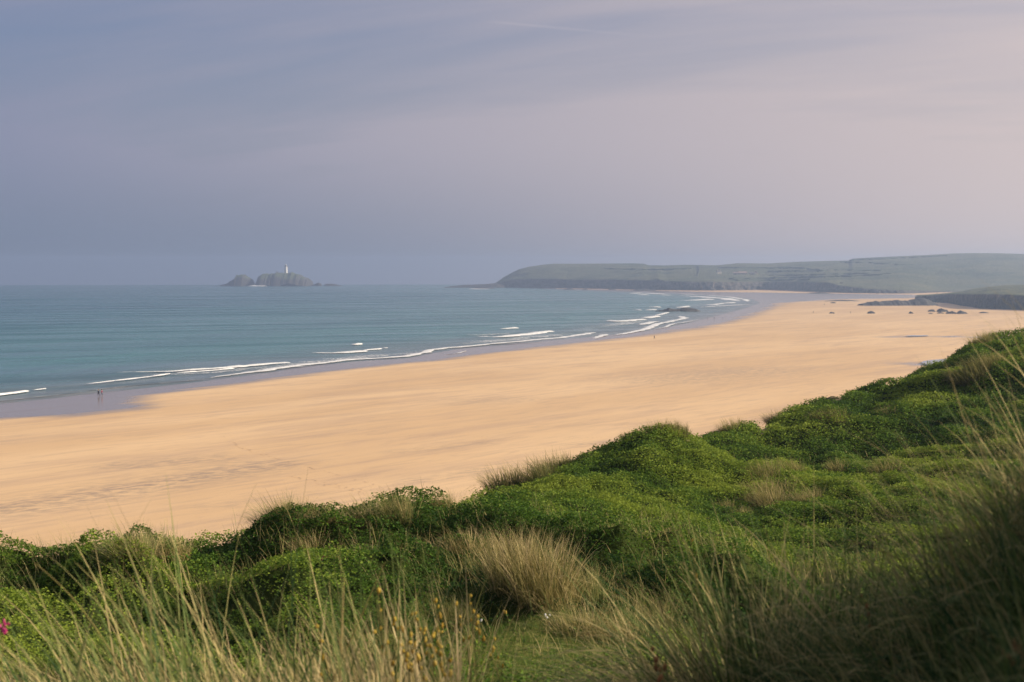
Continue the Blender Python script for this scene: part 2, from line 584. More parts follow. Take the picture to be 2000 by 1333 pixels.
pool2 = [tuple(gp(1800, 710, 1.5)[:2]), tuple(gp(1900, 705, 1.5)[:2])]
pd = seg_dist(Xg, Yg, pool_line)
wetv = np.maximum(wetv, np.clip(0.75 - pd / 22.0, 0, 0.75))
zg -= 0.28 * np.exp(-(pd / 9.0) ** 2)
pd2 = seg_dist(Xg, Yg, pool2)
wetv = np.maximum(wetv, np.clip(0.75 - pd2 / 22.0, 0, 0.75))
zg -= 0.30 * np.exp(-(pd2 / 11.0) ** 2)
stream = [tuple(gp(x, y, 1.5)[:2]) for x, y in [(1440, 583), (1560, 581), (1680, 580), (1800, 581)]]
wetv = np.maximum(wetv, np.clip(0.8 - seg_dist(Xg, Yg, stream) / 70.0, 0, 0.75))
# churned damp patches of sand
dampv = np.zeros_like(Xg)
for (xa, ya, xb, yb, wd_, am) in [(20, 990, 520, 905, 7, .9), (250, 905, 420, 893, 6, .7), (930, 780, 1010, 776, 9, .5),
                                  (1300, 740, 1480, 722, 22, .6), (780, 880, 960, 862, 3, .5), (1120, 868, 1220, 862, 3, .5),
                                  (420, 985, 620, 960, 3, .35), (800, 940, 1000, 905, 3, .5)]:
    dd = seg_dist(Xg, Yg, [tuple(gp(xa, ya, 1.5)[:2]), tuple(gp(xb, yb, 1.5)[:2])])
    dampv = np.maximum(dampv, am * np.exp(-(dd / wd_) ** 2))
co = np.stack([Xg, Yg, zg], -1).reshape(-1, 3)
obj('beach', make_mesh('beach', co, grid_faces(len(xs), len(Yd)), [M_SAND], attrs={'wet': wetv, 'damp': dampv}),
    kind='structure', label='wide golden sand beach with a wet sheen along the surf')

# ------------------------------------------------------------------ sea sheet
ya = np.concatenate([np.arange(556.0, 640, 0.7), np.arange(640, 830, 1.3), np.arange(830, 1700, 20)])
Ys = (F * H / (ya - 533.0))[::-1]
az = np.concatenate([np.linspace(-1.57, -0.42, 60)[:-1], np.linspace(-0.42, 0.30, 400), np.linspace(0.30, 1.0, 25)[1:]])
Xs = np.sin(az)[:, None] * Ys[None, :]
Yy = np.cos(az)[:, None] * Ys[None, :]
ss = -sd_shore(Xs, Yy)
amp = 0.30 * np.clip(ss / 10.0, 0, 1) * np.exp(-np.maximum(ss, 0) / 170.0) + 0.10 * np.clip(ss / 80, 0, 1)
wob = fbm(Xs / 60, Yy / 160, 3, 9) * 14
crest = np.sin((ss + wob) * 2 * math.pi / 33.0)
zs = amp * np.maximum(crest, -0.3) * np.clip(0.4 + 1.2 * fbm(Xs / 35, Yy / 90, 2, 21), 0, 1.5)
zs = np.where(Yy > 2200, 0, zs)
zs = np.where(ss < 0, -0.05, zs)
co = np.stack([Xs, Yy, zs], -1).reshape(-1, 3)
obj('sea', make_mesh('sea', co, grid_faces(len(az), len(Ys)), [M_SEA], attrs={'offshore': np.maximum(ss, 0)}),
    kind='structure', label='calm blue green sea')


# ------------------------------------------------------------------ pools left on the sand by the tide
M_POOL, t, b, _ = material('pool_water')
b.inputs['Base Color'].default_value = (0.16, 0.16, 0.16, 1)
b.inputs['Roughness'].default_value = 0.06
for ring, lab in [([(1798, 708), (1806, 705), (1830, 702.5), (1858, 701), (1880, 702), (1900, 706), (1880, 712), (1850, 714.5), (1822, 715), (1806, 712)],
                   'pale tide pool on the sand just above the far right dune'),
                  ([(1768, 655.8), (1785, 654.6), (1810, 654.8), (1815, 656), (1795, 657), (1775, 657)], 'thin pale tide pool farther out on the right of the beach')]:
    P = np.array([gp(x, y, 1.55) for x, y in ring])
    c_ = P.mean(0)
    zz = float(np.interp(0, [0], [0])) + float(beach_z(sd_shore(P[:, 0], P[:, 1])).max()) + 0.17
    P[:, 2] = zz
    c_[2] = zz
    n = len(P)
    Q = []
    for k in range(n):
        for f in (0, .33, .66):
            q_ = P[k] * (1 - f) + P[(k + 1) % n] * f
            Q.append(c_ + (q_ - c_) * (1 + random.uniform(-.05, .05)))
    n = len(Q)
    co = np.concatenate([np.array(Q), [c_]])
    obj('water', make_mesh('water', co, np.array([[i, (i + 1) % n, n] for i in range(n)]), [M_POOL]), kind='structure', label=lab)

# ------------------------------------------------------------------ hills and cliffs
def prof(pts, x):
    p = np.array(pts, float)
    return np.interp(x, p[:, 0], p[:, 1])


HILLS = {}


def hill(name, x0, x1, step, base, top, ridge, Db, Dt, Dr, Dk, label, seed, end_taper=True):
    """a body of land: waterline/sand -> cliff top -> ridge -> back, all at their own distances"""
    x = np.arange(x0, x1 + 1e-6, step)
    yb, yt, yr = prof(base, x), prof(top, x), prof(ridge, x)
    db, dt, dr, dk = prof(Db, x), prof(Dt, x), prof(Dr, x), prof(Dk, x)
    kk = np.exp(-0.5 * (np.arange(-24, 25) / 8.0) ** 2)
    kk /= kk.sum()
    db, dt, dr, dk = [np.convolve(np.pad(q_, 24, mode='edge'), kk, 'valid') for q_ in (db, dt, dr, dk)]
    rows = []
    cl = []
    zb, zt, zr = zpix(yb, db), zpix(yt, dt), zpix(yr, dr)
    zb = np.minimum(zb, 0.8) - 1.2
    nb, nt, nr = 9, 34, 12
    for k in range(nb):
        f = k / (nb - 1)
        g = f ** 1.3
        D = db + (dt - db) * (0.75 * f)
        D = D + (1 - abs(2 * f - 1)) * 26 * fbm(x / 6.0 + f * 1.5, f * 3 + x * 0, 5, seed, 0.62)
        z = zb + (zt - zb) * g
        rows.append((D, z))
        cl.append(np.full(len(x), 1.0 if k < nb - 1 else 0.5))
    for k in range(1, nt + 1):
        f = k / nt
        D = dt + (dr - dt) * f
        z = zt + (zr - zt) * (f ** 0.9)
        # stay just under the straight sight line so the drawn ridge is the skyline
        lim = H + (zr - H) * D / dr
        bumpy = 4.0 * fbm(x * D / F / 34.0, D / 40.0, 4, seed + 3) * math.sin(math.pi * min(f, 1)) ** 0.6
        z = z + bumpy
        z = np.where(f < 1, np.minimum(z, lim - 0.2), z)
        rows.append((D, z))
        cl.append(np.zeros(len(x)))
    for k in range(1, nr + 1):
        f = k / nr
        D = dr + (dk - dr) * f
        z = zr + (-3 - zr) * f ** 1.5
        rows.append((D, z))
        cl.append(np.zeros(len(x)))
    D = np.stack([r[0] for r in rows], 1)
    Z = np.stack([r[1] for r in rows], 1)
    C = np.stack(cl, 1)
    X = ((x - 1000) / F)[:, None] * D
    HILLS[name] = (x, D, Z, nb)
    co = np.stack([X, D, Z], -1).reshape(-1, 3)
    return obj(name, make_mesh(name, co, grid_faces(len(x), len(rows)), [M_HILL], attrs={'cliff': C}),
               kind='structure', label=label)


ridge_main = [(880, 560.5), (900, 558.5), (925, 556.5), (960, 554.5), (968, 553), (974, 549), (985, 541), (1000, 533), (1012, 527),
              (1030, 522), (1060, 517.5), (1080, 515.5), (1100, 515.6), (1180, 515.2), (1225, 514.8), (1257, 515.2),
              (1266, 518.5), (1300, 518.8), (1340, 517.5), (1400, 518.5), (1440, 514.5), (1500, 515), (1550, 512),
              (1600, 510.5), (1658, 509), (1664, 505.5), (1700, 503.5), (1740, 501.5), (1800, 499), (1860, 495.5), (1900, 494.8),
              (1950, 495.2), (2000, 496.5), (2200, 500), (2600, 507), (3400, 520)]
top_main = [(880, 561), (960, 556), (975, 553), (1000, 546), (1060, 545), (1130, 547), (1200, 547), (1270, 548.5), (1285, 546), (1300, 550),
            (1400, 551), (1560, 551), (1620, 553), (1645, 559), (1700, 565), (1760, 567), (1850, 569), (2000, 570), (3400, 580)]
base_main = [(880, 562), (970, 563), (1100, 564), (1180, 564), (1200, 566), (1290, 569), (1400, 570), (1450, 567.5), (1500, 567.5), (1560, 571),
             (1640, 575), (1700, 577), (1760, 577), (1840, 573), (2000, 573), (3400, 590)]
DB = [(880, 3120), (970, 3060), (1100, 2880), (1200, 2720), (1290, 2500), (1400, 2420), (1500, 2540), (1560, 2350), (1640, 2130), (1760, 2030),
      (1840, 2200), (2000, 2200), (3400, 2300)]
DT = [(a, b_ + 42) for a, b_ in DB]
DR = [(880, 3180), (970, 3180), (1000, 3190), (1100, 3230), (1260, 3220), (1270, 3180), (1400, 3150), (1660, 3150), (1800, 3150), (2000, 3100), (3400, 3000)]
DK = [(880, 3230), (970, 3270), (1100, 3500), (1300, 3650), (2000, 3700), (3400, 3700)]
hill('headland_hill', 884, 3400, 3.0, base_main, top_main, ridge_main, DB, DT, DR, DK,
     'long green headland with dark cliffs across the bay', 31)

ridge_n = [(1786, 580), (1792, 576.5), (1830, 574.5), (1850, 572.5), (1880, 569), (1900, 564.5), (1930, 560.5), (1960, 557.5), (2000, 556.5), (2200, 552), (3200, 545)]
top_n = [(1786, 582), (1795, 578.5), (1830, 576.5), (1858, 574.5), (1885, 575), (1920, 575), (1960, 575.5), (2000, 577.5), (2200, 580), (3200, 590)]
base_n = [(1786, 590), (1800, 593.5), (1850, 592.5), (1862, 596), (1878, 602), (1905, 604), (1912, 607.5), (1960, 608.5), (2000, 610), (2200, 618), (3200, 650)]
DBn = [(1786, 1500), (1800, 1460), (1850, 1470), (1862, 1400), (1878, 1290), (1905, 1250), (1912, 1195), (1960, 1180), (2000, 1155), (2200, 1060), (3200, 850)]
DTn = [(a, b_ + 14) for a, b_ in DBn]
DRn = [(1786, 1530), (1830, 1600), (1850, 1620), (1900, 1660), (2000, 1680), (2200, 1600), (3200, 1400)]
DKn = [(1786, 1560), (1830, 1680), (1900, 1800), (2000, 1900), (3200, 1800)]
hill('cliff_hill', 1787, 3200, 2.5, base_n, top_n, ridge_n, DBn, DTn, DRn, DKn,
     'nearer grass topped cliffs of dark rock at the right of the beach', 57)


# ------------------------------------------------------------------ rocks
def rock(name, sil, ybase, Y, depth, label, cat='rock', group=None, seed=1, step=None, flatten=2.5):
    """a crag: skyline given in photo pixels at distance Y, real depth in metres"""
    s = np.array(sil, float)
    x0, x1 = s[0, 0], s[-1, 0]
    nu = int(max(10, min(110, (x1 - x0) * 1.0)))
    nv = 16
    u = np.linspace(x0, x1, nu)
    v = np.linspace(-1, 1, nv)
    top = zpix(np.interp(u, s[:, 0], s[:, 1]), Y)
    zb = zpix(ybase, Y)
    jag = (top.max() - zb) * 0.11 * fbm(u / 3.2 + seed * 3.7, u * 0 + seed, 4, seed + 2, 0.65)
    hgt = np.maximum(top + np.where(top - zb > 0.3 * (top.max() - zb), jag, 0) - zb, 0.02)
    X = ((u - 1000) / F * Y)[:, None] + 0 * v[None, :]
    Yv = Y + depth * v[None, :] * (0.35 + 0.65 * np.clip(hgt / hgt.max(), 0, 1) ** 0.5)[:, None]
    cr = fbm(X / (depth * 0.35 + 0.3) + seed, Yv / (depth * 0.35 + 0.3), 4, seed)
    shape = np.clip(1 - np.abs(v[None, :] + 0.12 * cr) ** flatten, 0, 1)
    Z = zb - 0.6 + (hgt[:, None] + 0.6) * shape * np.clip(1 + 0.18 * cr * (np.abs(v[None, :]) > 0.15), 0.4, 1.15)
    Yv = Yv + cr * depth * 0.10
    cx_ = X.mean()
    co = np.stack([X - cx_, Yv - Y, Z - zb], -1).reshape(-1, 3)
    me = make_mesh(name, co, grid_faces(nu, nv), [M_ROCK])
    p = dict(label=label, cat=cat)
    if group:
        p['group'] = group
    return obj(name, me, loc=(cx_, Y, zb), **p)


YI = 3420
isl = rock('rock_island', [(505, 557), (506.5, 546), (509, 541), (514, 537.5), (522, 536), (534, 536), (540, 534.5), (548, 534.5), (556, 535.5),
                           (566, 535), (575, 535.5), (583, 536.5), (590, 540), (597, 543), (602, 545.5), (607, 549), (609, 558)],
           559.5, YI, 75, 'larger flat topped rock island carrying the lighthouse', 'island', seed=3, flatten=4)
rock('rock_islet', [(440, 559), (446, 553), (452, 549), (459, 544.5), (462, 541.5), (463, 538), (470, 537.2), (479.5, 537.6), (480, 540.5), (487, 544),
                    (493, 548.5), (497, 555), (500, 559.2)], 559.5, YI - 20, 45, 'smaller peaked rock islet left of the lighthouse island', 'island', seed=9, flatten=3)
rock('sea_rock', [(609, 558), (614, 556), (619, 553), (624, 552.5), (628, 555), (629, 559)], 559.5, YI, 9,
     'small round rock just right of the lighthouse island', seed=4)
rock('sea_rock', [(631, 559), (636, 555), (645, 554.5), (655, 555.5), (664, 558), (672, 559.3)], 559.5, YI, 9,
     'low flat reef furthest right beside the lighthouse island', seed=5)
rock('sea_rock', [(428, 559), (434, 556.5), (441, 555), (446, 556.5), (450, 559)], 559.5, YI - 30, 8,
     'low rock at the left foot of the peaked islet', seed=6)
rock('sea_rock', [(497, 559), (500, 557), (503, 556.8), (506, 558), (508, 559)], 559.5, YI - 60, 8,
     'low rock in the gap between the two islands', seed=8)
rock('tip_reef', [(868, 561.5), (878, 560), (892, 558.5), (905, 556.8), (915, 556.8), (930, 556), (945, 555.5), (958, 554.5), (972, 554), (985, 558), (990, 562)],
     562.3, 3040, 28, 'low jagged reef running out from the tip of the headland', 'reef', seed=12)
rock('tip_reef', [(925, 563.5), (935, 561.8), (950, 561.2), (962, 562.5), (968, 563.7)], 563.8, 2870, 10,
     'thin rock awash in front of the headland tip', 'reef', seed=13)
for i, (a, b_, yb, hh_, lab) in enumerate([
        (1100, 1125, 566.5, 3.0, 'dark shore rock at the far left end of the cove'),
        (1138, 1150, 566.8, 2.4, 'small dark rock between two strips of cove sand'),
        (1186, 1205, 567.2, 3.2, 'dark rock in the middle of the cove sand'),
        (1232, 1286, 569, 4.2, 'long dark ledge under the cliff right of the cove')]):
    m_ = (a + b_) / 2
    rock('cove_rock', [(a, yb), (a + (b_ - a) * .2, yb - hh_ * .7), (m_, yb - hh_), (b_ - (b_ - a) * .2, yb - hh_ * .6), (b_, yb)], yb,
         gp(m_, yb)[1], 14, lab, seed=20 + i)
rock('surf_rock', [(1281, 607), (1288, 606), (1295, 605.4), (1300, 604), (1305, 601.8), (1311, 603), (1318, 603.8), (1328, 604), (1334, 602), (1340, 601.2),
                   (1347, 601.8), (1356, 603.3), (1363, 605), (1368, 608)], 608.6, gp(1325, 608.6)[1], 9,
     'long low dark rock standing in the shallow surf', seed=33)
for i, (a, b_, yt, yb, lab) in enumerate([
        (1694, 1709, 607.6, 611.5, 'single dark boulder alone on the sand at mid beach'),
        (1775, 1784, 608.8, 612, 'small boulder between the lone boulder and the rock cluster'),
        (1812, 1827, 604.5, 608.6, 'left rock of the cluster below the cliffs'),
        (1829, 1853, 602.2, 609, 'tallest pointed rock of the cluster below the cliffs'),
        (1830, 1844, 609.8, 612.3, 'flat slab in front of the tallest cluster rock'),
        (1847, 1870, 608.2, 612.8, 'low rounded rock right of the tallest cluster rock'),
        (1868, 1890, 606.8, 613, 'broad rock at the right end of the cluster'),
        (1912, 1931, 609.3, 611.6, 'thin flat ledge of rock under the cliff foot'),
        (1620, 1630, 609.6, 611.2, 'tiny dark stone left of the lone boulder'),
        (1814, 1822, 611.2, 612.6, 'tiny stone in front of the left cluster rock'),
        (1622, 1632, 590.2, 591.6, 'tiny dark stone at the far end of the sand')]):
    m_ = a + (b_ - a) * random.uniform(.35, .6)
    w_ = b_ - a
    rock('beach_rock', [(a, yb), (a + w_ * .12, yb - (yb - yt) * .55), (m_ - w_ * .12, yb - (yb - yt) * .9), (m_, yt), (m_ + w_ * .2, yb - (yb - yt) * .75),
                        (b_ - w_ * .12, yb - (yb - yt) * .4), (b_, yb)], yb, gp(m_, yb, 1.5)[1], w_ / F * gp(m_, yb, 1.5)[1] * .45, lab, seed=40 + i)
rock('rock_ledge', [(1681, 594), (1690, 592.4), (1700, 590), (1712, 588.5), (1720, 589.5), (1735, 588), (1750, 586.5), (1762, 587.6), (1775, 588),
                    (1785, 585), (1800, 582), (1812, 587), (1825, 593)], 596.2, gp(1750, 596.2, 1.5)[1], 22,
     'long low ledge of dark rock reaching left from the cliff foot', 'reef', seed=61)
rock('rock_ledge', [(1575, 573.4), (1590, 572), (1600, 571.2), (1612, 572.2), (1625, 573.8)], 574.2, gp(1600, 574.2, 1)[1], 14,
     'low far rocks on the pale sand below the headland', 'reef', seed=62)
rock('rock_ledge', [(1612, 588.2), (1630, 586.6), (1650, 586), (1668, 587), (1680, 588)], 588.5, gp(1640, 588.5, 1)[1], 8,
     'very thin rock streak at the edge of the wet sand flat', 'reef', seed=63)

# ------------------------------------------------------------------ lighthouse
LX = at(558.5, YI, 538)
base_z = zpix(538.5, YI)
lh = obj('lighthouse', None, loc=(LX[0], YI, base_z), label='white lighthouse tower standing on the rock island', cat='lighthouse')


def part(name, pts, mat, parent, smooth=False, **kw):
    co, fs = pts
    return obj(name, make_mesh(name, co, fs, [mat], smooth), parent, **kw)


part('plinth', lathe([(4.6, -3), (4.6, 1.0), (4.3, 1.3)], 8, ph=R(22.5)), M_WHITE, lh)
tower = part('tower', lathe([(4.5, 1.3), (4.1, 8), (3.85, 15), (3.6, 20.5)], 8, ph=R(22.5)), M_WHITE, lh)
for zz in (5, 11, 17):
    part('window', box((0.4, -3.75 + zz * 0.02, zz), (0.8, 0.5, 1.5)), M_DARKGLASS, tower)
gal = part('gallery', lathe([(3.6, 20.5), (4.6, 21.0), (4.5, 21.4), (4.2, 21.45)], 16), M_WHITE, lh)
rail = []
for k in range(16):
    a = k / 16 * 2 * math.pi
    rail.append(box((4.35 * math.cos(a), 4.35 * math.sin(a), 22.0), (0.08, 0.08, 1.1)))
part('railing', merge(rail + [lathe([(4.4, 22.5), (4.4, 22.58)], 16)]), M_BLACK, gal)
lan = part('lantern', lathe([(2.3, 21.46), (2.3, 24.6)], 12), M_DARKGLASS, lh)
part('dome', lathe([(2.5, 24.61), (2.4, 25.2), (1.7, 26.1), (0.6, 26.7), (0.2, 26.9), (0.2, 27.8)], 12), M_WHITE, lan)
bx = at(549, YI, 536)
comp = obj('boundary_wall', None, loc=(bx[0], YI - 6, zpix(537.5, YI)), label='low whitewashed wall and hut beside the lighthouse foot', cat='wall')
part('wall', box((0, 0, 2.5), (15, 1.0, 5.6)), M_WHITE, comp)
hut = part('hut', box((-8.5, 1.5, 2.6), (6, 5, 6.4)), M_STONE, comp)
part('roof', (np.array([[-11.8, -1.3, 5.8], [-5.2, -1.3, 5.8], [-5.2, 4.3, 5.8], [-11.8, 4.3, 5.8], [-11.6, 1.5, 7.4], [-5.4, 1.5, 7.4]]),
              [np.array([[0, 1, 5, 4], [2, 3, 4, 5]]), np.array([[1, 2, 5], [3, 0, 4]])]), M_SLATE, hut)


# ------------------------------------------------------------------ houses on the headland
def house(name, x, y, Y, wdt, dep, hgt, rise, rot, wall_m, roof_m, label, wins, chimneys=1, cat='house'):
    p = at(x, Y, y)
    root = obj(name, None, loc=tuple(p), label=label, cat=cat)
    root.rotation_euler = (0, 0, rot)
    part('wall', box((0, 0, hgt / 2 - 1.0), (wdt, dep, hgt + 2)), wall_m, root)
    e = 0.35
    a, b_, z0, z1 = wdt / 2 + e, dep / 2 + e, hgt + 0.01, hgt + rise
    v = np.array([[-a, -b_, z0], [a, -b_, z0], [a, b_, z0], [-a, b_, z0], [-a, 0, z1], [a, 0, z1]])
    rf = part('roof', (v, [np.array([[0, 1, 5, 4], [2, 3, 4, 5], [3, 2, 1, 0]]), np.array([[1, 2, 5], [3, 0, 4]])]), roof_m, root)
    for k in range(chimneys):
        cxx = (-1 if k else 1) * (wdt / 2 - 0.8)
        part('chimney', box((cxx, 0, z1 + 0.3), (0.9, 0.9, 1.8)), wall_m, rf)
    for (wx, wz, ww, wh) in wins:
        f = part('window', box((wx, -dep / 2 - 0.04, wz), (ww, 0.12, wh)), M_WHITE, root)
        part('pane', box((wx, -dep / 2 - 0.12, wz), (ww - 0.25, 0.06, wh - 0.25)), M_DARKGLASS, f)
    part('door', box((0.3, -dep / 2 - 0.06, 1.0), (1.0, 0.1, 2.1)), M_BLACK, root)
    return root


def hill_Y(x, y):
    """forward distance where pixel (x, y) falls on the headland slope"""
    hx, D, Z, nb = HILLS['headland_hill']
    i = int(np.argmin(np.abs(hx - x)))
    tp = math.tan(PITCH)
    for k in range(nb - 1, D.shape[1]):
        sl = (Z[i, k] - H) / D[i, k]
        if 666.5 - F * (sl + tp) / (1 - sl * tp) <= y:
            return float(D[i, k]) - 3
    return float(prof(DR, x)) - 20


HY = hill_Y(1404, 536)
house('white_house', 1404, 536.5, HY, 7.4, 6.5, 5.4, 2.6, R(12), M_CREAM, M_SLATE, 'tall pale house standing alone on the headland slope',
      [(-2.2, 3.9, 1.1, 1.3), (0.2, 3.9, 1.1, 1.3), (2.4, 3.9, 1.1, 1.3), (-2.2, 1.3, 1.2, 1.4), (2.4, 1.3, 1.2, 1.4)], 2)
house('farm_cottage', 1450, 536.3, hill_Y(1450, 536), 17, 7, 3.0, 2.6, R(4), M_STONE, M_PINKROOF, 'long stone cottage with a brownish roof, middle of the farm group',
      [(-5.5, 1.6, 1.2, 1.2), (-2.4, 1.6, 1.2, 1.2), (3.2, 1.6, 1.2, 1.2), (6, 1.6, 1.2, 1.2)], 2)
house('farm_cottage', 1436, 536.6, hill_Y(1436, 536) - 10, 8, 6, 2.8, 2.4, R(-10), M_STONE, M_PINKROOF, 'small stone cottage at the left end of the farm group',
      [(-2.2, 1.5, 1.1, 1.1), (2.4, 1.5, 1.1, 1.1)], 1)
house('farm_cottage', 1468, 537.4, hill_Y(1468, 537) - 10, 10, 6, 3.0, 2.4, R(3), M_STONE, M_SLATE, 'grey roofed barn between the cottage and the pale gable house',
      [(-3, 1.5, 1.2, 1.1), (3, 1.5, 1.2, 1.1)], 0)
house('farm_cottage', 1476, 537.0, hill_Y(1476, 537), 7, 9, 4.2, 3.0, R(80), M_CREAM, M_PINKROOF, 'pale gable fronted house at the right end of the farm group',
      [(-2.4, 1.7, 1.1, 1.2), (2.4, 1.7, 1.1, 1.2)], 1)
p_ = at(1643, 2240, 556)
ru = obj('stone_hut', None, loc=tuple(p_), label='small square stone hut on the cliff edge right of the farm', cat='hut')
part('wall', box((0, 0, 1), (4.5, 4, 5)), M_STONE, ru)
part('door', box((0.3, -2.05, 0.6), (1.2, 0.12, 2.4)), M_BLACK, ru)
part('roof', (np.array([[-2.5, -2.3, 3.51], [2.5, -2.3, 3.51], [2.5, 2.3, 3.51], [-2.5, 2.3, 3.51], [0, 0, 4.4]]),
              [np.array([[3, 2, 1, 0]]), np.array([[0, 1, 4], [1, 2, 4], [2, 3, 4], [3, 0, 4]])]), M_SLATE, ru)


def hill_z_ray(x, y):
    D = hill_Y(x, y)
    return at(x, D, y)


def hedge(pts, label, h=2.4, wd_=3.5):
    P = []
    for (xa, ya), (xb, yb) in zip(pts[:-1], pts[1:]):
        n = max(2, int(abs(xb - xa) / 5))
        for k in range(n):
            f = k / n
            P.append(hill_z_ray(xa + (xb - xa) * f, ya + (yb - ya) * f))
    P.append(hill_z_ray(*pts[-1]))
    P = np.array(P)
    org = P[0].copy()
    P = P - org
    T = np.gradient(P, axis=0)
    T[:, 2] = 0
    T /= np.linalg.norm(T, axis=1)[:, None] + 1e-9
    N = np.stack([-T[:, 1], T[:, 0], 0 * T[:, 0]], 1)
    n = len(P)
    j = np.array([random.uniform(.7, 1.3) for _ in range(n)])[:, None]
    up = np.array([0, 0, 1.0])
    sec = [P - N * wd_ / 2 - up * 2.0, P - N * wd_ * .42 + up * h * .75 * j, P + up * h * j, P + N * wd_ * .42 + up * h * .75 * j, P + N * wd_ / 2 - up * 2.0]
    co = np.stack(sec, 1).reshape(-1, 3)
    me = make_mesh('hedgerow', co, grid_faces(n, 5), [M_HEDGE])
    obj('hedgerow', me, loc=tuple(org), label=label, cat='hedge')


for pts, lab in [
    ([(1402, 524), (1480, 524.5), (1560, 524.5), (1600, 529)], 'upper dark hedge line running above the farm houses'),
    ([(1490, 539), (1560, 539), (1640, 536.5), (1700, 535)], 'dark hedge line starting right of the farm houses'),
    ([(1425, 546), (1500, 545), (1570, 543), (1660, 541), (1740, 536.5)], 'long lower hedge line sloping up right below the farm'),
    ([(1640, 513), (1700, 515), (1760, 519), (1800, 519)], 'short dark hedge line high on the right hill'),
    ([(1660, 509.5), (1720, 507), (1800, 503), (1850, 501)], 'topmost hedge line just under the right skyline'),
    ([(1500, 531.5), (1560, 531), (1660, 529.5), (1720, 530)], 'hedge line on the open slope right of the farm'),
    ([(1430, 549), (1500, 548.8), (1580, 547.5)], 'lowest thin hedge line along the cliff top'),
    ([(1364, 519.5), (1366, 530), (1362, 541)], 'hedge running down the slope left of the pale house'),
    ([(1180, 526), (1240, 527), (1300, 528), (1350, 526)], 'faint hedge line across the left part of the headland')]:
    hedge(pts, lab)

# ------------------------------------------------------------------ breaking waves and swash lines
def smooth_poly(pts, n):
    pts = np.array(pts, float)
    d = np.concatenate([[0], np.cumsum(np.linalg.norm(np.diff(pts, axis=0), axis=1))])
    q = np.linspace(0, d[-1], n)
    P = np.stack([np.interp(q, d, pts[:, i]) for i in range(pts.shape[1])], 1)
    for _ in range(2):
        P[1:-1] = (P[:-2] + 2 * P[1:-1] + P[2:]) / 4
    return P, q


def surf(pts, width, height, label, cat='wave', name='breaking_wave', seed=0, taper=(0.25, 0.1), soft=1.0):
    W = [gp(x, y) for x, y in pts]
    L = sum(np.linalg.norm(b_ - a) for a, b_ in zip(W[:-1], W[1:]))
    width = width * .62
    height = height * .7
    n = int(max(16, min(220, L / 1.2)))
    P, q = smooth_poly(W, n)
    T = np.gradient(P, axis=0)
    T /= np.linalg.norm(T, axis=1)[:, None] + 1e-9
    N = np.stack([T[:, 1], -T[:, 0], 0 * T[:, 0]], 1)      # towards the land for a line drawn away from the camera
    f = q / q[-1]
    tp = np.clip(np.minimum(f / taper[0], (1 - f) / taper[1]), 0, 1) ** 0.6
    rag = 1 + 0.55 * fbm(q / 4.0 + seed * 7.1, q * 0 + seed, 4, seed)
    wob = fbm(q / 9.0 + seed, q * 0 + 3.3, 3, seed + 5) * width * 0.7
    offs = [-0.85, -0.55, -0.2, 0.1, 0.3, 0.42, 0.5]
    hs = [0.0, 0.25, 0.6, 1.0, 0.85, 0.35, 0.0]
    eg = [0.0, 0.3, 0.7, 1.0, 1.0, 1.0, 0.75]
    org = P.mean(0)
    rows, ed = [], []
    for k, (o_, h_) in enumerate(zip(offs, hs)):
        w_ = width * (tp * rag * 0.9 + 0.06)
        r = P + N * ((o_ * w_) + wob * 0.4)[:, None]
        r[:, 2] = 0.03 + height * h_ * tp * rag * (1 + 0.3 * fbm(q / 1.7, q * 0 + k, 3, seed + k)) + 0.02 * k
        rows.append(r - np.array([org[0], org[1], 0]))
        ed.append(eg[k] * (0.35 + 0.65 * tp) * soft)
    # swell on which the crest rides
    co = np.stack(rows, 1).reshape(-1, 3)
    co[:, 2] += 0.12
    obj(name, make_mesh(name, co, grid_faces(n, len(offs)), [M_FOAM], attrs={'edge': np.stack(ed, 1)}),
        loc=(org[0], org[1], 0), label=label, cat=cat)


surf([(-60, 781), (0, 772.5), (30, 769), (56, 765)], 5.0, .5, 'short white breaker cut by the left edge of the photo', seed=1)
surf([(62, 764), (75, 763), (88, 761)], 2.0, .25, 'small fleck of foam right of the leftmost breaker', seed=2)
surf([(160, 753), (200, 748), (250, 742.5), (295, 737), (331, 731)], 3.6, .35, 'thin curved breaker behind the walking couple', seed=3)
surf([(222, 729), (330, 727), (440, 719.5), (500, 714.5), (559, 709.5)], 10, .6, 'longest white breaker left of centre with a broad foam tail', seed=4, taper=(.6, .03))
surf([(340, 730.5), (400, 726.5), (460, 721)], 3, .4, 'thin front edge of foam under the longest breaker', seed=5)
surf([(605, 690.5), (650, 691), (680, 690), (708, 686.5)], 11, .5, 'broad pale breaker left of the two small ones', seed=6, taper=(.5, .06))
surf([(709, 685.5), (725, 684.5), (744, 682.5)], 5, .5, 'short breaker joined to the right of a broad pale one', seed=7)
surf([(687, 675), (695, 674.2), (703, 673)], 7, .7, 'tiny isolated whitecap left of centre', seed=8)
surf([(748, 681.5), (756, 681)], 3, .3, 'faint speck of foam after the joined breakers', seed=18)
surf([(930, 658), (970, 659.5), (1000, 657), (1040, 653), (1071, 648.5)], 14, .8, 'bright breaker in the middle of the bay with curled right end', seed=9, taper=(.3, .04))
surf([(975, 643.5), (990, 643), (1007, 641.8)], 9, .7, 'tiny whitecap behind the bright middle breaker', seed=10)
surf([(1192, 626.5), (1208, 629), (1230, 627.5), (1250, 625)], 17, .8, 'thick breaker in front of the rock in the surf', seed=11)
surf([(1260, 622.5), (1270, 620.5), (1279, 619)], 14, .8, 'short breaker just below the left end of the surf rock', seed=12)
surf([(1281, 617.5), (1292, 614.5), (1304, 611)], 7, .4, 'thin slanting foam line under the surf rock', seed=13)
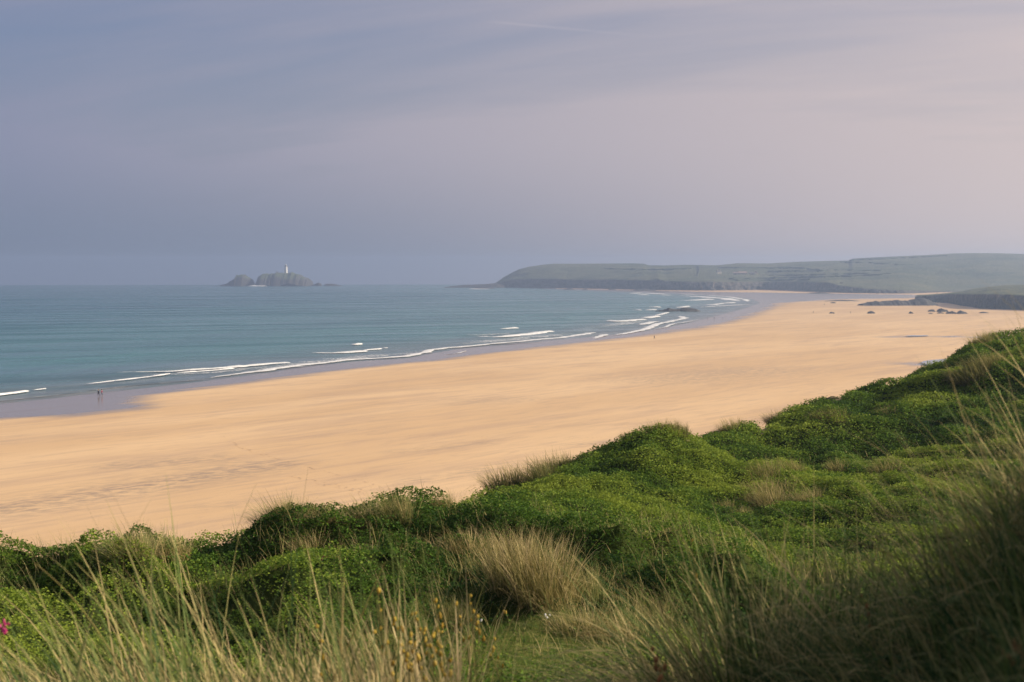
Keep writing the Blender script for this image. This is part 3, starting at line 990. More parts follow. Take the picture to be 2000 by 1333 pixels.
surf([(1272, 601.2), (1279, 600.8)], 18, .8, 'small whitecap behind the left end of the surf rock', seed=14)
surf([(1242, 606.8), (1249, 606.5)], 12, .8, 'small whitecap farthest left of the surf rock', seed=15)
surf([(1260, 606.2), (1268, 606.3), (1276, 605.6)], 12, .7, 'low foam touching the left tip of the surf rock', seed=16)
surf([(1322, 601.8), (1334, 600.8), (1343, 599.2)], 13, .7, 'foam breaking right behind the surf rock', seed=17)
surf([(1385, 596.6), (1398, 596)], 22, .9, 'short bright breaker right of the surf rock', seed=19)
surf([(1400, 594.6), (1408, 593.8)], 16, .7, 'small foam patch above the short bright breaker', seed=20)
surf([(1414, 593.2), (1424, 592.6), (1432, 591.6)], 16, .7, 'breaker nearest the inner corner of the bay', seed=21)
surf([(1325, 587.5), (1350, 587.3), (1370, 586.5), (1384, 585.3)], 24, .9, 'wide far breaker in the inner bay', seed=22, taper=(.4, .08))
surf([(1436, 588.8), (1440, 588.5)], 20, .6, 'round foam patch at the very corner of the bay', seed=23)
surf([(1235, 573.6), (1242, 573.8), (1246, 573.4)], 30, 1.0, 'leftmost of the far breakers below the headland', seed=24)
surf([(1249, 576.8), (1258, 576.5)], 30, 1.0, 'small far breaker just below the leftmost one', seed=25)
surf([(1246, 573.6), (1262, 573.8), (1280, 574.4), (1294, 575.4)], 28, .9, 'long thin far breaker below the headland', seed=26)
surf([(1297, 577.3), (1304, 577.6)], 22, .8, 'tiny far breaker after the long thin one', seed=27)
surf([(1320, 578.2), (1352, 579.2), (1390, 582), (1418, 584), (1436, 588)], 24, .6, 'far curved surf line sweeping round the inner bay', seed=28)
surf([(1330, 575), (1345, 575.6), (1358, 576.2)], 20, .4, 'faintest surf streak beside the far sand', seed=29)
# thin lines where the water runs out on the sand
surf([(-60, 791), (0, 784), (60, 778.5), (130, 770.5), (160, 768)], 1.8, .06, 'nearest thin swash line at the left edge of the photo', 'swash', 'swash_line', 41, (.02, .2))
surf([(165, 766), (240, 757), (330, 749), (400, 742)], 1.6, .05, 'thin broken swash line behind the couple', 'swash', 'swash_line', 42, (.1, .1))
surf([(400, 740.5), (480, 730), (600, 713), (690, 703.5), (760, 700), (800, 696), (828, 690), (842, 684.5), (870, 681), (940, 675), (1000, 669),
      (1100, 660), (1161, 650.5)], 7.5, .25, 'long continuous white swash line along the middle of the shore', 'swash', 'swash_line', 43, (.1, .02))
surf([(868, 694), (895, 691), (912, 686)], 2.2, .05, 'small curl of foam on the wet sand below the long swash line', 'swash', 'swash_line', 44, (.3, .3))
surf([(960, 674.5), (1010, 671.5), (1060, 668.5)], 2.5, .05, 'faint second swash line just inside the long one', 'swash', 'swash_line', 45, (.3, .3))
surf([(1160, 662.5), (1172, 658), (1184, 654)], 6, .12, 'short hooked swash line at the end of the long one', 'swash', 'swash_line', 46, (.2, .1))
surf([(1196, 656.5), (1235, 649.5), (1262, 644), (1275, 637.5), (1285, 633.5), (1310, 628.5), (1331, 624.5), (1338, 621.8), (1326, 618.6)], 8, .2,
     'wavy swash line passing below the surf rock', 'swash', 'swash_line', 47, (.1, .05))
surf([(1250, 635.5), (1262, 632.5), (1275, 629.5), (1290, 629)], 9, .3, 'foam patch where a dark figure stands in the surf', 'swash', 'swash_line', 48, (.2, .1))
surf([(1275, 645), (1300, 639.5), (1315, 633.5), (1345, 629), (1368, 624.5)], 4, .06, 'faint innermost swash line on the wet sand', 'swash', 'swash_line', 49, (.3, .3))
surf([(1368, 600.8), (1400, 598.8), (1440, 596.6), (1464, 595.5)], 13, .2, 'far swash line right of the surf rock', 'swash', 'swash_line', 50, (.2, .1))
surf([(1318, 575.8), (1370, 577), (1425, 580.5), (1455, 585.5), (1462, 589.5)], 12, .12, 'farthest swash line curving round the bay head', 'swash', 'swash_line', 51, (.2, .1))

for pts, wd_, lab in [
        ([(420, 735), (560, 714), (700, 698), (800, 690), (835, 684)], 26, 'lacy sheet of spent foam behind the left half of the long swash line'),
        ([(850, 677), (950, 667), (1060, 657), (1120, 650)], 26, 'lacy sheet of spent foam behind the right half of the long swash line'),
        ([(230, 737), (400, 729), (560, 714)], 16, 'thin lacy foam between the longest breaker and the sand'),
        ([(1150, 640), (1200, 634), (1260, 626)], 30, 'lacy foam in front of the thick breaker beside the surf rock'),
        ([(880, 655), (940, 655), (1000, 651)], 22, 'pale foam trail left of the bright middle breaker')]:
    surf(pts, wd_, .04, lab, 'foam', 'foam_sheet', int(wd_) + len(lab), (.3, .3), soft=.34)

# white water at the island foot
surf([(500, 559.3), (506, 559.6), (511, 559.4)], 60, 2.2, 'spot of white water in the gap between the islands', seed=52)
surf([(926, 564.6), (938, 565.4), (952, 565.2)], 40, .8, 'pale surf against the reef at the headland tip', seed=53)


# ------------------------------------------------------------------ people
def skin_body(name, verts, edges, radii, root, mat, parent, sub=1):
    me = bpy.data.meshes.new(name)
    me.from_pydata([tuple(v) for v in verts], edges, [])
    me.materials.append(mat)
    o = obj(name, me, parent)
    sk = o.modifiers.new('skin', 'SKIN')
    for i, r in enumerate(radii):
        me.skin_vertices[0].data[i].radius = (r, r)
        me.skin_vertices[0].data[i].use_root = (i == root)
    s = o.modifiers.new('subsurf', 'SUBSURF')
    s.levels = s.render_levels = sub
    return o


def person(x, y, label, top, legs, hair, stride=0.28, rot=0.0, z=0.25, arms=0.10, size=1.0, swim=False):
    p = gp(x, y, z)
    sdp = float(sd_shore(np.array([p[0]]), np.array([p[1]]))[0])
    z = float(beach_z(np.array([sdp]))[0]) if not swim else -0.35
    p = gp(x, y, max(z, 0))
    root = obj('person', None, loc=(p[0], p[1], z), label=label, cat='person')
    root.rotation_euler = (0, 0, rot)
    root.scale = (size,) * 3
    s = stride
    V = [(0, 0, .95), (0, 0, 1.15), (0, -.01, 1.40), (0, 0, 1.50), (0, -.015, 1.60), (0, -.01, 1.72),
         (.09, 0, .90), (.10, -s * .55, .50), (.10, -s, .08), (.10, -s - .16, .03),
         (-.09, 0, .90), (-.10, s * .35, .50), (-.10, s, .10), (-.10, s - .12, .03),
         (.19, 0, 1.40), (.23, .06 + arms * .5, 1.14), (.22, -.02 + arms, .90), (.22, -.04 + arms, .80),
         (-.19, 0, 1.40), (-.23, .03 - arms * .3, 1.14), (-.22, -.05 - arms, .90), (-.22, -.08 - arms, .80)]
    E = [(0, 1), (1, 2), (2, 3), (3, 4), (4, 5), (0, 6), (6, 7), (7, 8), (8, 9), (0, 10), (10, 11), (11, 12), (12, 13),
         (2, 14), (14, 15), (15, 16), (16, 17), (2, 18), (18, 19), (19, 20), (20, 21)]
    r = [.13, .13, .15, .055, .095, .085, .09, .06, .042, .035, .09, .06, .042, .035, .06, .042, .035, .03, .06, .042, .035, .03]
    skin_body('body', V, E, r, 0, M_SKIN, root)
    iv = [0, 1, 2, 14, 15, 16, 18, 19, 20]
    mp = {a: i for i, a in enumerate(iv)}
    ee = [(mp[a], mp[b_]) for a, b_ in E if a in mp and b_ in mp]
    skin_body('jacket', [V[i] for i in iv], ee, [r[i] + .035 for i in iv], 0, top, root)
    iv = [0, 6, 7, 8, 10, 11, 12]
    mp = {a: i for i, a in enumerate(iv)}
    ee = [(mp[a], mp[b_]) for a, b_ in E if a in mp and b_ in mp]
    skin_body('trousers', [V[i] for i in iv], ee, [r[i] + .022 for i in iv], 0, legs, root)
    co, fs = lathe([(.07, 1.62), (.108, 1.68), (.10, 1.76), (.055, 1.81)], 10, (0, .02, 0))
    part('hair', (co, fs), hair, root, True)
    return root


C_NAVY = plain('navy_cloth', (0.02, 0.03, 0.06), 0.9, 3, .1)
C_DARK = plain('charcoal_cloth', (0.025, 0.025, 0.03), 0.9, 3, .1)
C_MAROON = plain('maroon_cloth', (0.20, 0.02, 0.07), 0.9, 3, .1)
C_GREY = plain('grey_cloth', (0.10, 0.10, 0.12), 0.9, 3, .1)
C_HAIR = plain('brown_hair', (0.05, 0.03, 0.02), 0.6, 6, .2)
C_WETSUIT = plain('black_neoprene', (0.012, 0.012, 0.015), 0.5, 3, .1)
person(192.5, 774, 'person in a dark jacket, left one of the couple walking on wet sand', C_NAVY, C_DARK, C_HAIR, .26, R(60))
person(199, 774, 'person in a maroon top, right one of the couple walking on wet sand', C_MAROON, C_GREY, C_HAIR, .24, R(70), size=.96)
person(1278, 662.5, 'lone dark clothed person walking on the dry sand in the middle distance', C_NAVY, C_DARK, C_HAIR, .3, R(40))
person(1283.5, 631.5, 'dark figure in a wetsuit standing in the white surf', C_WETSUIT, C_WETSUIT, C_HAIR, .08, R(90), swim=True)
person(1382, 624, 'leftmost of three faint distant figures at the edge of the wet sand', C_GREY, C_DARK, C_HAIR, .25, R(50))
person(1395, 624, 'middle one of three faint distant figures at the edge of the wet sand', C_DARK, C_DARK, C_HAIR, .2, R(50))
person(1411.5, 623, 'rightmost of three faint distant figures at the edge of the wet sand', C_GREY, C_GREY, C_HAIR, .2, R(50))
person(1588.5, 612, 'tiny distant figure on dry sand left of the small stones', C_GREY, C_DARK, C_HAIR, .2, R(20))
person(1610, 597, 'tiny figure farthest along the sand near the wet flat', C_GREY, C_GREY, C_HAIR, .2, R(20))
person(1661, 612.5, 'tiny pale figure just left of the lone dark boulder', C_GREY, C_GREY, C_HAIR, .2, R(20), size=.9)


def cliff_person(x, label):
    D = float(prof(DTn, x)) + 16
    zt = float(zpix(prof(top_n, x), float(prof(DTn, x))))
    root = person(1278, 662.5, label, C_DARK, C_DARK, C_HAIR, .1, R(30))
    root.location = ((x - 1000) / F * D, D, zt + .5)


cliff_person(1828.5, 'left one of two tiny figures standing on the near cliff top')
cliff_person(1831.5, 'right one of two tiny figures standing on the near cliff top')

# footprints: trails of small trodden hollows in a darker sand colour
M_PRINT = plain('trodden_sand', (0.48, 0.345, 0.22), 0.95, 2, .2)
fp = []
for trail_pts in [[(425, 838), (470, 868), (520, 884), (580, 902), (660, 922), (730, 942), (800, 958)],
                  [(600, 935), (690, 952), (760, 972), (800, 980)], [(640, 842), (820, 846), (960, 849), (1080, 851), (1200, 852)],
                  [(380, 806), (470, 812)], [(560, 925), (640, 938), (760, 962)]]:
    W = [gp(x, y, 1.7) for x, y in trail_pts]
    L = sum(np.linalg.norm(b_ - a) for a, b_ in zip(W[:-1], W[1:]))
    n = int(L / 0.8)
    P, q = smooth_poly(W, n)
    for k in range(n):
        if random.random() < .4:
            continue
        x_, y_ = P[k, 0] + random.gauss(0, .22), P[k, 1] + random.gauss(0, .3)
        z_ = float(beach_z(sd_shore(np.array([x_]), np.array([y_])))[0]) + 0.12 * float(fbm(x_ / 30, y_ / 60, 3, 5)) + .03
        a = random.uniform(.09, .2)
        c8 = np.array([[x_ + a * math.cos(t_) * .8, y_ + a * 1.8 * math.sin(t_), z_ + (.0 if 0 < t_ < 3 else .02)] for t_ in np.arange(6) / 6 * 2 * math.pi])
        fp.append((np.concatenate([c8, [[x_, y_, z_ - .01]]]), np.array([[i, (i + 1) % 6, 6] for i in range(6)])))
co, fs = merge(fp)
obj('footprints', make_mesh('footprints', co, fs, [M_PRINT]), kind='stuff', label='trails of footprints crossing the dry sand')

# ------------------------------------------------------------------ dunes (real relief, each column: forward distance, pixel row)
COLS = {
    -900: [(2, 2900), (4, 1850), (6, 1560), (9, 1450), (12, 1380), (16, 1300), (20, 1250), (23, 1230), (27, 1270), (34, 1380), (50, 1460), (80, 1450), (115, 1300), (150, 1110)],
    0: [(2, 2900), (4, 1820), (6, 1520), (9, 1420), (12, 1330), (16, 1230), (20, 1135), (23, 1088), (26, 1115), (33, 1240), (46, 1330), (72, 1400), (110, 1290), (150, 1102)],
    140: [(2, 2900), (4, 1820), (6, 1520), (9, 1420), (12, 1325), (16, 1220), (20, 1110), (23, 1064), (26, 1090), (33, 1220), (46, 1320), (72, 1400), (110, 1290), (150, 1102)],
    265: [(2, 2900), (4, 1820), (6, 1510), (9, 1410), (12, 1320), (16, 1205), (20, 1090), (23, 1046), (26, 1068), (33, 1200), (46, 1310), (72, 1400), (110, 1290), (150, 1102)],
    390: [(2, 2900), (4, 1800), (6, 1500), (9, 1400), (12, 1310), (16, 1190), (20, 1100), (23, 1077), (26, 1100), (33, 1200), (46, 1310), (72, 1400), (110, 1290), (150, 1102)],
    480: [(2, 2900), (4, 1800), (6, 1490), (9, 1390), (12, 1305), (15, 1190), (18, 1120), (21, 1095), (24, 1030), (27, 1060), (34, 1200), (46, 1310), (72, 1400), (110, 1290), (150, 1102)],
    560: [(2, 2900), (4, 1790), (6, 1490), (9, 1380), (12, 1300), (15, 1185), (18, 1115), (21, 1085), (24, 1004), (27, 1030), (34, 1190), (46, 1310), (72, 1400), (110, 1290), (150, 1102)],
    660: [(2, 2900), (4, 1790), (6, 1490), (9, 1380), (12, 1295), (15, 1190), (18, 1125), (21, 1085), (24, 1018), (27, 1045), (34, 1190), (46, 1310), (72, 1400), (110, 1290), (150, 1102)],
    770: [(2, 2900), (4, 1780), (6, 1480), (9, 1370), (12, 1290), (15, 1210), (18, 1130), (21, 1075), (25, 1005), (28, 1030), (34, 1180), (46, 1300), (72, 1380), (110, 1290), (150, 1100)],
    870: [(2, 2900), (4, 1760), (6, 1470), (9, 1340), (12, 1275), (15, 1225), (18, 1140), (21, 1065), (25, 1002), (28, 1022), (34, 1060), (42, 1010), (48, 995), (54, 1040), (72, 1240), (110, 1290), (150, 1100)],
    930: [(2, 2900), (4, 1740), (6, 1460), (9, 1325), (12, 1270), (15, 1235), (18, 1150), (21, 1070), (25, 1003), (28, 1022), (34, 1035), (42, 995), (48, 962), (51, 958), (56, 990), (74, 1180), (110, 1290), (150, 1098)],
    1030: [(2, 2900), (4, 1720), (6, 1450), (9, 1318), (12, 1275), (14, 1235), (17, 1130), (20, 1080), (24, 1020), (28, 1035), (34, 1035), (42, 995), (50, 955), (55, 942), (60, 965), (78, 1120), (112, 1280), (152, 1094)],
    1110: [(2, 2900), (4, 1700), (6, 1440), (9, 1315), (12, 1275), (14, 1240), (17, 1150), (20, 1085), (24, 1030), (28, 1045), (34, 1040), (42, 995), (52, 935), (59, 912), (64, 930), (80, 1080), (115, 1260), (154, 1090)],
    1200: [(2, 2850), (4, 1680), (6, 1430), (9, 1320), (12, 1280), (14, 1245), (17, 1170), (20, 1095), (24, 1038), (28, 1060), (34, 1050), (42, 1000), (52, 930), (60, 880), (64, 872), (70, 892), (88, 1040), (120, 1240), (156, 1088)],
    1290: [(2, 2800), (4, 1660), (6, 1430), (9, 1330), (12, 1285), (14, 1255), (17, 1180), (20, 1105), (24, 1050), (28, 1080), (34, 1055), (42, 1005), (52, 925), (60, 865), (66, 852), (72, 868), (90, 1000), (122, 1230), (158, 1085)],
    1350: [(2, 2750), (4, 1640), (6, 1430), (9, 1340), (12, 1290), (14, 1260), (17, 1190), (20, 1115), (24, 1062), (28, 1092), (34, 1062), (42, 1010), (52, 930), (60, 876), (66, 858), (72, 866), (80, 856), (84, 852), (92, 900), (124, 1200), (160, 1080)],
    1400: [(2, 2700), (4, 1620), (6, 1430), (9, 1345), (12, 1295), (14, 1265), (17, 1200), (20, 1125), (24, 1075), (28, 1105), (34, 1068), (42, 1015), (50, 965), (58, 915), (64, 892), (72, 880), (80, 848), (85, 838), (92, 865), (124, 1180), (160, 1078)],
    1445: [(2, 2650), (4, 1600), (6, 1430), (9, 1350), (12, 1300), (14, 1270), (17, 1205), (20, 1130), (24, 1085), (28, 1112), (34, 1070), (42, 1020), (50, 978), (58, 940), (66, 905), (74, 872), (80, 832), (84, 784), (88, 796), (96, 880), (126, 1160), (160, 1076)],
    1497: [(2, 2600), (4, 1580), (6, 1430), (9, 1355), (12, 1305), (14, 1275), (17, 1212), (20, 1140), (24, 1100), (28, 1122), (34, 1072), (42, 1022), (50, 982), (58, 945), (66, 912), (74, 880), (80, 866), (86, 852), (91, 852), (100, 890), (128, 1130), (162, 1074)],
    1545: [(2, 2550), (4, 1560), (6, 1420), (9, 1360), (12, 1310), (14, 1280), (17, 1225), (20, 1160), (24, 1125), (28, 1130), (34, 1074), (42, 1022), (50, 982), (58, 945), (66, 912), (74, 878), (82, 835), (90, 803), (95, 812), (104, 860), (130, 1110), (164, 1070)],
    1620: [(2, 2450), (4, 1500), (6, 1400), (9, 1365), (12, 1320), (16, 1250), (20, 1185), (24, 1150), (28, 1130), (34, 1074), (42, 1022), (50, 982), (58, 942), (66, 908), (74, 875), (84, 825), (94, 784), (99, 790), (110, 850), (134, 1080), (168, 1060)],
    1700: [(2, 2350), (4, 1440), (6, 1360), (9, 1360), (12, 1325), (16, 1255), (20, 1195), (24, 1155), (28, 1130), (34, 1074), (42, 1022), (50, 980), (58, 940), (66, 902), (76, 862), (88, 805), (98, 768), (104, 760), (112, 790), (138, 1040), (174, 1040)],
    1800: [(2, 2300), (3, 1750), (4, 1500), (5, 1400), (6, 1370), (9, 1345), (12, 1325), (16, 1255), (20, 1195), (24, 1155), (28, 1125), (34, 1070), (42, 1018), (50, 975), (58, 932), (66, 892), (78, 840), (90, 775), (102, 732), (108, 725), (116, 750), (142, 990), (178, 1020)],
    1900: [(2, 2150), (3, 1620), (4, 1370), (5, 1290), (6, 1280), (9, 1310), (12, 1320), (16, 1255), (20, 1195), (24, 1150), (28, 1115), (34, 1060), (42, 1010), (50, 965), (58, 922), (66, 880), (78, 820), (90, 752), (104, 700), (112, 691), (122, 715), (150, 940), (186, 985)],
    1925: [(2, 2100), (3, 1590), (4, 1340), (5, 1260), (6, 1260), (9, 1300), (12, 1318), (16, 1255), (20, 1195), (24, 1150), (28, 1112), (34, 1058), (42, 1008), (50, 962), (58, 918), (66, 876), (78, 815), (90, 745), (104, 690), (112, 674), (122, 700), (150, 930), (186, 985)],
    2000: [(2, 1950), (3, 1480), (4, 1240), (5, 1180), (6, 1190), (9, 1290), (12, 1300), (16, 1250), (20, 1190), (24, 1140), (28, 1105), (34, 1050), (42, 1000), (50, 955), (58, 910), (66, 868), (78, 805), (90, 735), (104, 680), (115, 660), (126, 680), (155, 900), (190, 960)],
    2200: [(2, 1600), (3, 1180), (4, 1030), (5, 1000), (6, 1020), (9, 1180), (12, 1200), (16, 1220), (20, 1170), (24, 1120), (28, 1090), (34, 1040), (42, 985), (50, 935), (58, 885), (66, 840), (78, 780), (90, 715), (104, 665), (118, 640), (130, 660), (160, 860), (196, 940)],
    2700: [(2, 900), (3, 640), (4, 620), (5, 680), (6, 760), (9, 1000), (12, 1000), (16, 1080), (20, 1080), (24, 1060), (28, 1040), (34, 1000), (42, 940), (50, 890), (58, 840), (66, 800), (78, 745), (90, 690), (104, 645), (120, 620), (134, 640), (170, 800), (210, 900)],
    4000: [(2, 350), (3, 430), (4, 480), (6, 560), (9, 600), (12, 800), (20, 850), (40, 800), (66, 720), (90, 650), (120, 590), (150, 600), (200, 750), (240, 850)],
}
DEND = 240.0


def remap(d):
    return np.interp(d, [0, 9, 12, 16, 20, 24, 28, 34, 42, 52, 60, 66, 80, 90, 104, 118, 150, 500],
                     [0, 8.5, 10, 11.5, 12.8, 14.2, 16.5, 29, 37, 42.5, 46.5, 49, 57, 62, 70, 79, 125, 475])


DD = np.exp(np.linspace(math.log(1.6), math.log(DEND), 370))
xc = np.array(sorted(COLS))
tab = []
for x in xc:
    p = np.array(COLS[x], float)
    p[:, 0] = remap(p[:, 0])
    zz = zpix(p[:, 1], p[:, 0])
    last = p[-1, 0]
    p0 = np.concatenate([p[:, 0], [last * 1.12, 400]])
    zz = np.concatenate([zz, [-1.5, -6.0]])
    tab.append(np.interp(np.log(DD), np.log(p0), zz))
tab = np.array(tab)
PX = np.concatenate([np.linspace(-9000, -360, 50)[:-1], np.arange(-360, 2460, 5.0), np.linspace(2460, 9000, 50)])
ZT = np.stack([np.interp(PX, xc, tab[:, k]) for k in range(len(DD))], 1)


def gsm(a, sig, axis):
    r = int(sig * 3) + 1
    k = np.exp(-0.5 * (np.arange(-r, r + 1) / sig) ** 2)
    k /= k.sum()
    return np.apply_along_axis(lambda v: np.convolve(np.pad(v, r, mode='edge'), k, 'valid'), axis, a)


ZT = gsm(ZT, 4.0, 0)
ZT = gsm(ZT, 2.0, 1)
XT = ((PX - 1000) / F)[:, None] * DD[None, :]
YT = np.broadcast_to(DD[None, :], XT.shape).copy()
hum = 0.30 * fbm(XT / 2.8, YT / 2.8, 4, 3) + 0.16 * np.maximum(0, fbm(XT / 0.9, YT / 0.9, 3, 8))
hum_far = 0.60 * fbm(XT / 6.5, YT / 6.5, 4, 13) + 0.30 * fbm(XT / 2.2, YT / 2.2, 3, 14)
wfar = np.clip((YT - 18) / 14, 0, 1)
near = np.clip((YT - 3) / 10, 0, 1)
lawn_w = np.exp(-(((PX[:, None] - 1060) / 230.0) ** 4 + ((YT - 9.4) / 1.7) ** 4))
ZT = ZT + (hum * (1 - wfar) + hum_far * wfar) * (0.25 + 0.75 * near) * (1 - 0.85 * lawn_w)
# the cushions of scrub themselves: solid mounds that the leaves sit on
can = np.interp(YT, [6, 9, 18, 30, 55, 84, 110], [0.0, 0.28, 0.32, 0.32, 0.40, 0.52, 0.2])
lsc = np.interp(YT, [18, 28, 52, 84], [1.0, 1.6, 2.2, 2.8])
lumps_t = 0.8 * fbm(XT / 0.5 / lsc, YT / 0.5 / lsc, 3, 46) + 0.9 * fbm(XT / 1.4 / lsc, YT / 1.4 / lsc, 2, 50)
ZT = ZT + can * (np.clip(0.55 + 1.0 * lumps_t, 0, 1.7) - 0.74) * (1 - lawn_w)
sandy = np.zeros_like(ZT)
for (x, D, rx, rD, a) in [(1494, 88, 14, 5, 1.0), (1630, 97, 40, 4, .55), (1740, 115, 25, 5, .8), (1850, 125, 60, 8, .8)]:
    D, rD = remap(D), rD * .7
    sandy = np.maximum(sandy, a * np.exp(-(((PX[:, None] - x) / rx) ** 2 + ((YT - D) / rD) ** 2)))
sandy = np.where(YT > 100, 1.0, sandy)
sandy = np.maximum(sandy, np.where((PX[:, None] < 1300) & (YT > 75), 1.0, 0))
co = np.stack([XT, YT, ZT], -1).reshape(-1, 3)
obj('dune_terrain', make_mesh('dune_terrain', co, grid_faces(len(PX), len(DD)), [M_SOIL], attrs={'lawn': lawn_w, 'sandy': sandy}),
    kind='structure', label='rolling overgrown sand dunes')
# the dune top the camera stands on, continuing behind it
n_ = 50
gx, gy = np.meshgrid(np.linspace(-160, 160, n_), np.linspace(-160, 1.6, n_), indexing='ij')
gz = H - 1.72 + 0.5 * fbm(gx / 12, gy / 12, 4, 77) * np.clip(-(gy - 1.6) / 8, 0, 1) - 0.04
obj('dune_top', make_mesh('dune_top', np.stack([gx, gy, gz], -1).reshape(-1, 3), grid_faces(n_, n_), [M_SOIL]), kind='structure',
    label='grassy dune top at the viewpoint')

LD = np.log(DD)


def bil(arr, px, D):
    i = np.interp(px, PX, np.arange(len(PX)))
    j = np.interp(np.log(D), LD, np.arange(len(LD)))
    i0 = np.clip(np.floor(i).astype(int), 0, len(PX) - 2)
    j0 = np.clip(np.floor(j).astype(int), 0, len(LD) - 2)
    a, b_ = i - i0, j - j0
    return (arr[i0, j0] * (1 - a) * (1 - b_) + arr[i0 + 1, j0] * a * (1 - b_) + arr[i0, j0 + 1] * (1 - a) * b_ + arr[i0 + 1, j0 + 1] * a * b_)


def ground_at(X, Y):
    return bil(ZT, 1000 + X / Y * F, Y)


ROW = 533 - (ZT - H) / YT * F            # approximate pixel row of each terrain point
VIS = ROW <= np.minimum.accumulate(ROW, axis=1) + 2200 / YT        # within ~0.8 m of being seen
VISF = VIS.astype(float)
_dd = np.gradient(ZT, axis=1) / np.gradient(YT, axis=1)
_dx = np.gradient(ZT, axis=0) / np.gradient(XT, axis=0)
SLP = np.clip(np.sqrt(1 + _dd ** 2 + _dx ** 2), 1, 3.0) ** 1.3


def hit(x, y, Dmin=1.6):
    r = bil(ROW, np.full(len(DD), float(x)), DD)
    for k in range(len(DD)):
        if DD[k] >= Dmin and r[k] <= y:
            return DD[k]
    return DD[int(np.argmin(np.where(DD >= Dmin, r, 1e9)))]


# ------------------------------------------------------------------ leaves
def sample(n, plo, phi, D0, D1, dens, seed=1):
    """random ground points: dens(px, D, X) = points per square metre (max n drawn)"""
    rg = np.random.default_rng(seed)
    # uniform in px and D; area element = D/F * dD * dpx
    px = rg.uniform(plo, phi, n)
    D = np.sqrt(rg.uniform(D0 ** 2, D1 ** 2, n))
    area = (phi - plo) / F * (D1 ** 2 - D0 ** 2) / 2
    d = dens(px, D) * bil(SLP, px, D) * area / n
    keep = (rg.uniform(0, 1, n) < d) & (bil(VISF, px, D) > 0.3)
    return px[keep], D[keep], float(np.max(d))


def leaves(name, px, D, size, mat, label, seed=2, lift=0.12, per=5, spread=0.16, vbias=0.0, canopy=0.0, lump=1.0):
    rg = np.random.default_rng(seed)
    n0 = len(px)
    X0, Y0 = (px - 1000) / F * D, D
    Z0 = bil(ZT, px, D)
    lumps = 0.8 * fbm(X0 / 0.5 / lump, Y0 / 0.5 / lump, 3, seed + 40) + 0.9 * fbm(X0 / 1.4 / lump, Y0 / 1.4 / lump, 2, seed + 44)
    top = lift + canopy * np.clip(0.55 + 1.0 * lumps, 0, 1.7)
    rep = lambda a: np.repeat(a, per)
    n = n0 * per
    sz = (size(D) if callable(size) else np.full(n0, size))
    szr = rep(sz) * rg.uniform(.6, 1.3, n)
    sp = rep(sz) * spread / 0.05
    X = rep(X0) + rg.normal(0, 1, n) * sp
    Y = rep(Y0) + rg.normal(0, 1, n) * sp
    depth = rg.beta(1.3, 2.2, n)
    Z = rep(Z0) + rep(top) * (1 - depth * 0.75) + rg.normal(0, .25, n) * sp + 0.02
    # leaf frame: mostly lying back, tipped every way
    az_ = rg.uniform(0, 2 * math.pi, n)
    tilt = rg.normal(0.55, 0.40, n)
    nx, ny, nz = np.sin(tilt) * np.cos(az_), np.sin(tilt) * np.sin(az_), np.cos(tilt)
    Nn = np.stack([nx, ny, nz], 1)
    a2 = rg.uniform(0, 2 * math.pi, n)
    t = np.stack([np.cos(a2), np.sin(a2), 0 * a2], 1)
    t -= Nn * (t * Nn).sum(1)[:, None]
    t /= np.linalg.norm(t, axis=1)[:, None] + 1e-9
    s = np.cross(Nn, t)
    P = np.stack([X, Y, Z], 1)
    L = szr[:, None]
    fold = Nn * L * 0.18
    co = np.stack([P - t * L * .5, P + s * L * .40 + fold - t * L * .08, P + t * L * .55, P - s * L * .40 + fold - t * L * .08], 1).reshape(-1, 3)
    b0 = np.arange(n) * 4
    fs = np.concatenate([np.stack([b0, b0 + 2, b0 + 1], 1)[:, ::-1], np.stack([b0, b0 + 2, b0 + 3], 1)])
    patch = fbm(X0 / 3.0, Y0 / 3.0, 3, seed + 90)
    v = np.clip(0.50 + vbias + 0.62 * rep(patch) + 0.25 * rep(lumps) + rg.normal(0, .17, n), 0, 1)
    me = make_mesh(name, co, fs, [mat], False, {'v': np.repeat(v, 4)})
    return obj(name, me, kind='stuff', label=label)


def thin(px, D):
    X, Y = (px - 1000) / F * D, D
    return np.clip(0.75 + 1.3 * fbm(X / 1.9, Y / 1.9, 3, 71), 0.42, 1.3)


def bare(px, D):
    """0 where straw tussocks or turf take the place of the creepers"""
    m = 1.0 - bil(lawn_w, px, D)
    for (x, Dc, rx, rD) in BARE:
        m = m * (1 - 0.92 * np.exp(-(((px - x) / rx) ** 2 + ((D - Dc) / rD) ** 2) ** 1.5))
    return m


BARE = [(1030, 11.3, 95, 1.0), (905, 11.6, 60, .9), (950, 41.5, 60, 3), (1060, 44.5, 60, 3), (1250, 10.4, 260, .7), (1000, 10.4, 120, .7)]
px, D, mx = sample(900000, -150, 2150, 7.6, 18.5, lambda p, d: 880 * np.clip((d - 9.2) / .6 + (p > 820) * 9, 0, 1) * thin(p, d) * bare(p, d), 5)
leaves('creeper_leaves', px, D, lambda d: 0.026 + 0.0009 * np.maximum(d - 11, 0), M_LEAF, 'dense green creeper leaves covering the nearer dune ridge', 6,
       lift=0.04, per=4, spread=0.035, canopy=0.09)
px, D, mx2 = sample(900000, 700, 2250, 28, 52, lambda p, d: 155 * np.clip(thin(p, d) + .25, 0, 1.3) * bare(p, d), 15)
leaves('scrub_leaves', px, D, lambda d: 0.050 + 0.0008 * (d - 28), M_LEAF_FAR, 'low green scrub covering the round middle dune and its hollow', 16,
       lift=0.10, per=5, spread=0.06, canopy=0.16, vbias=.16, lump=1.0)
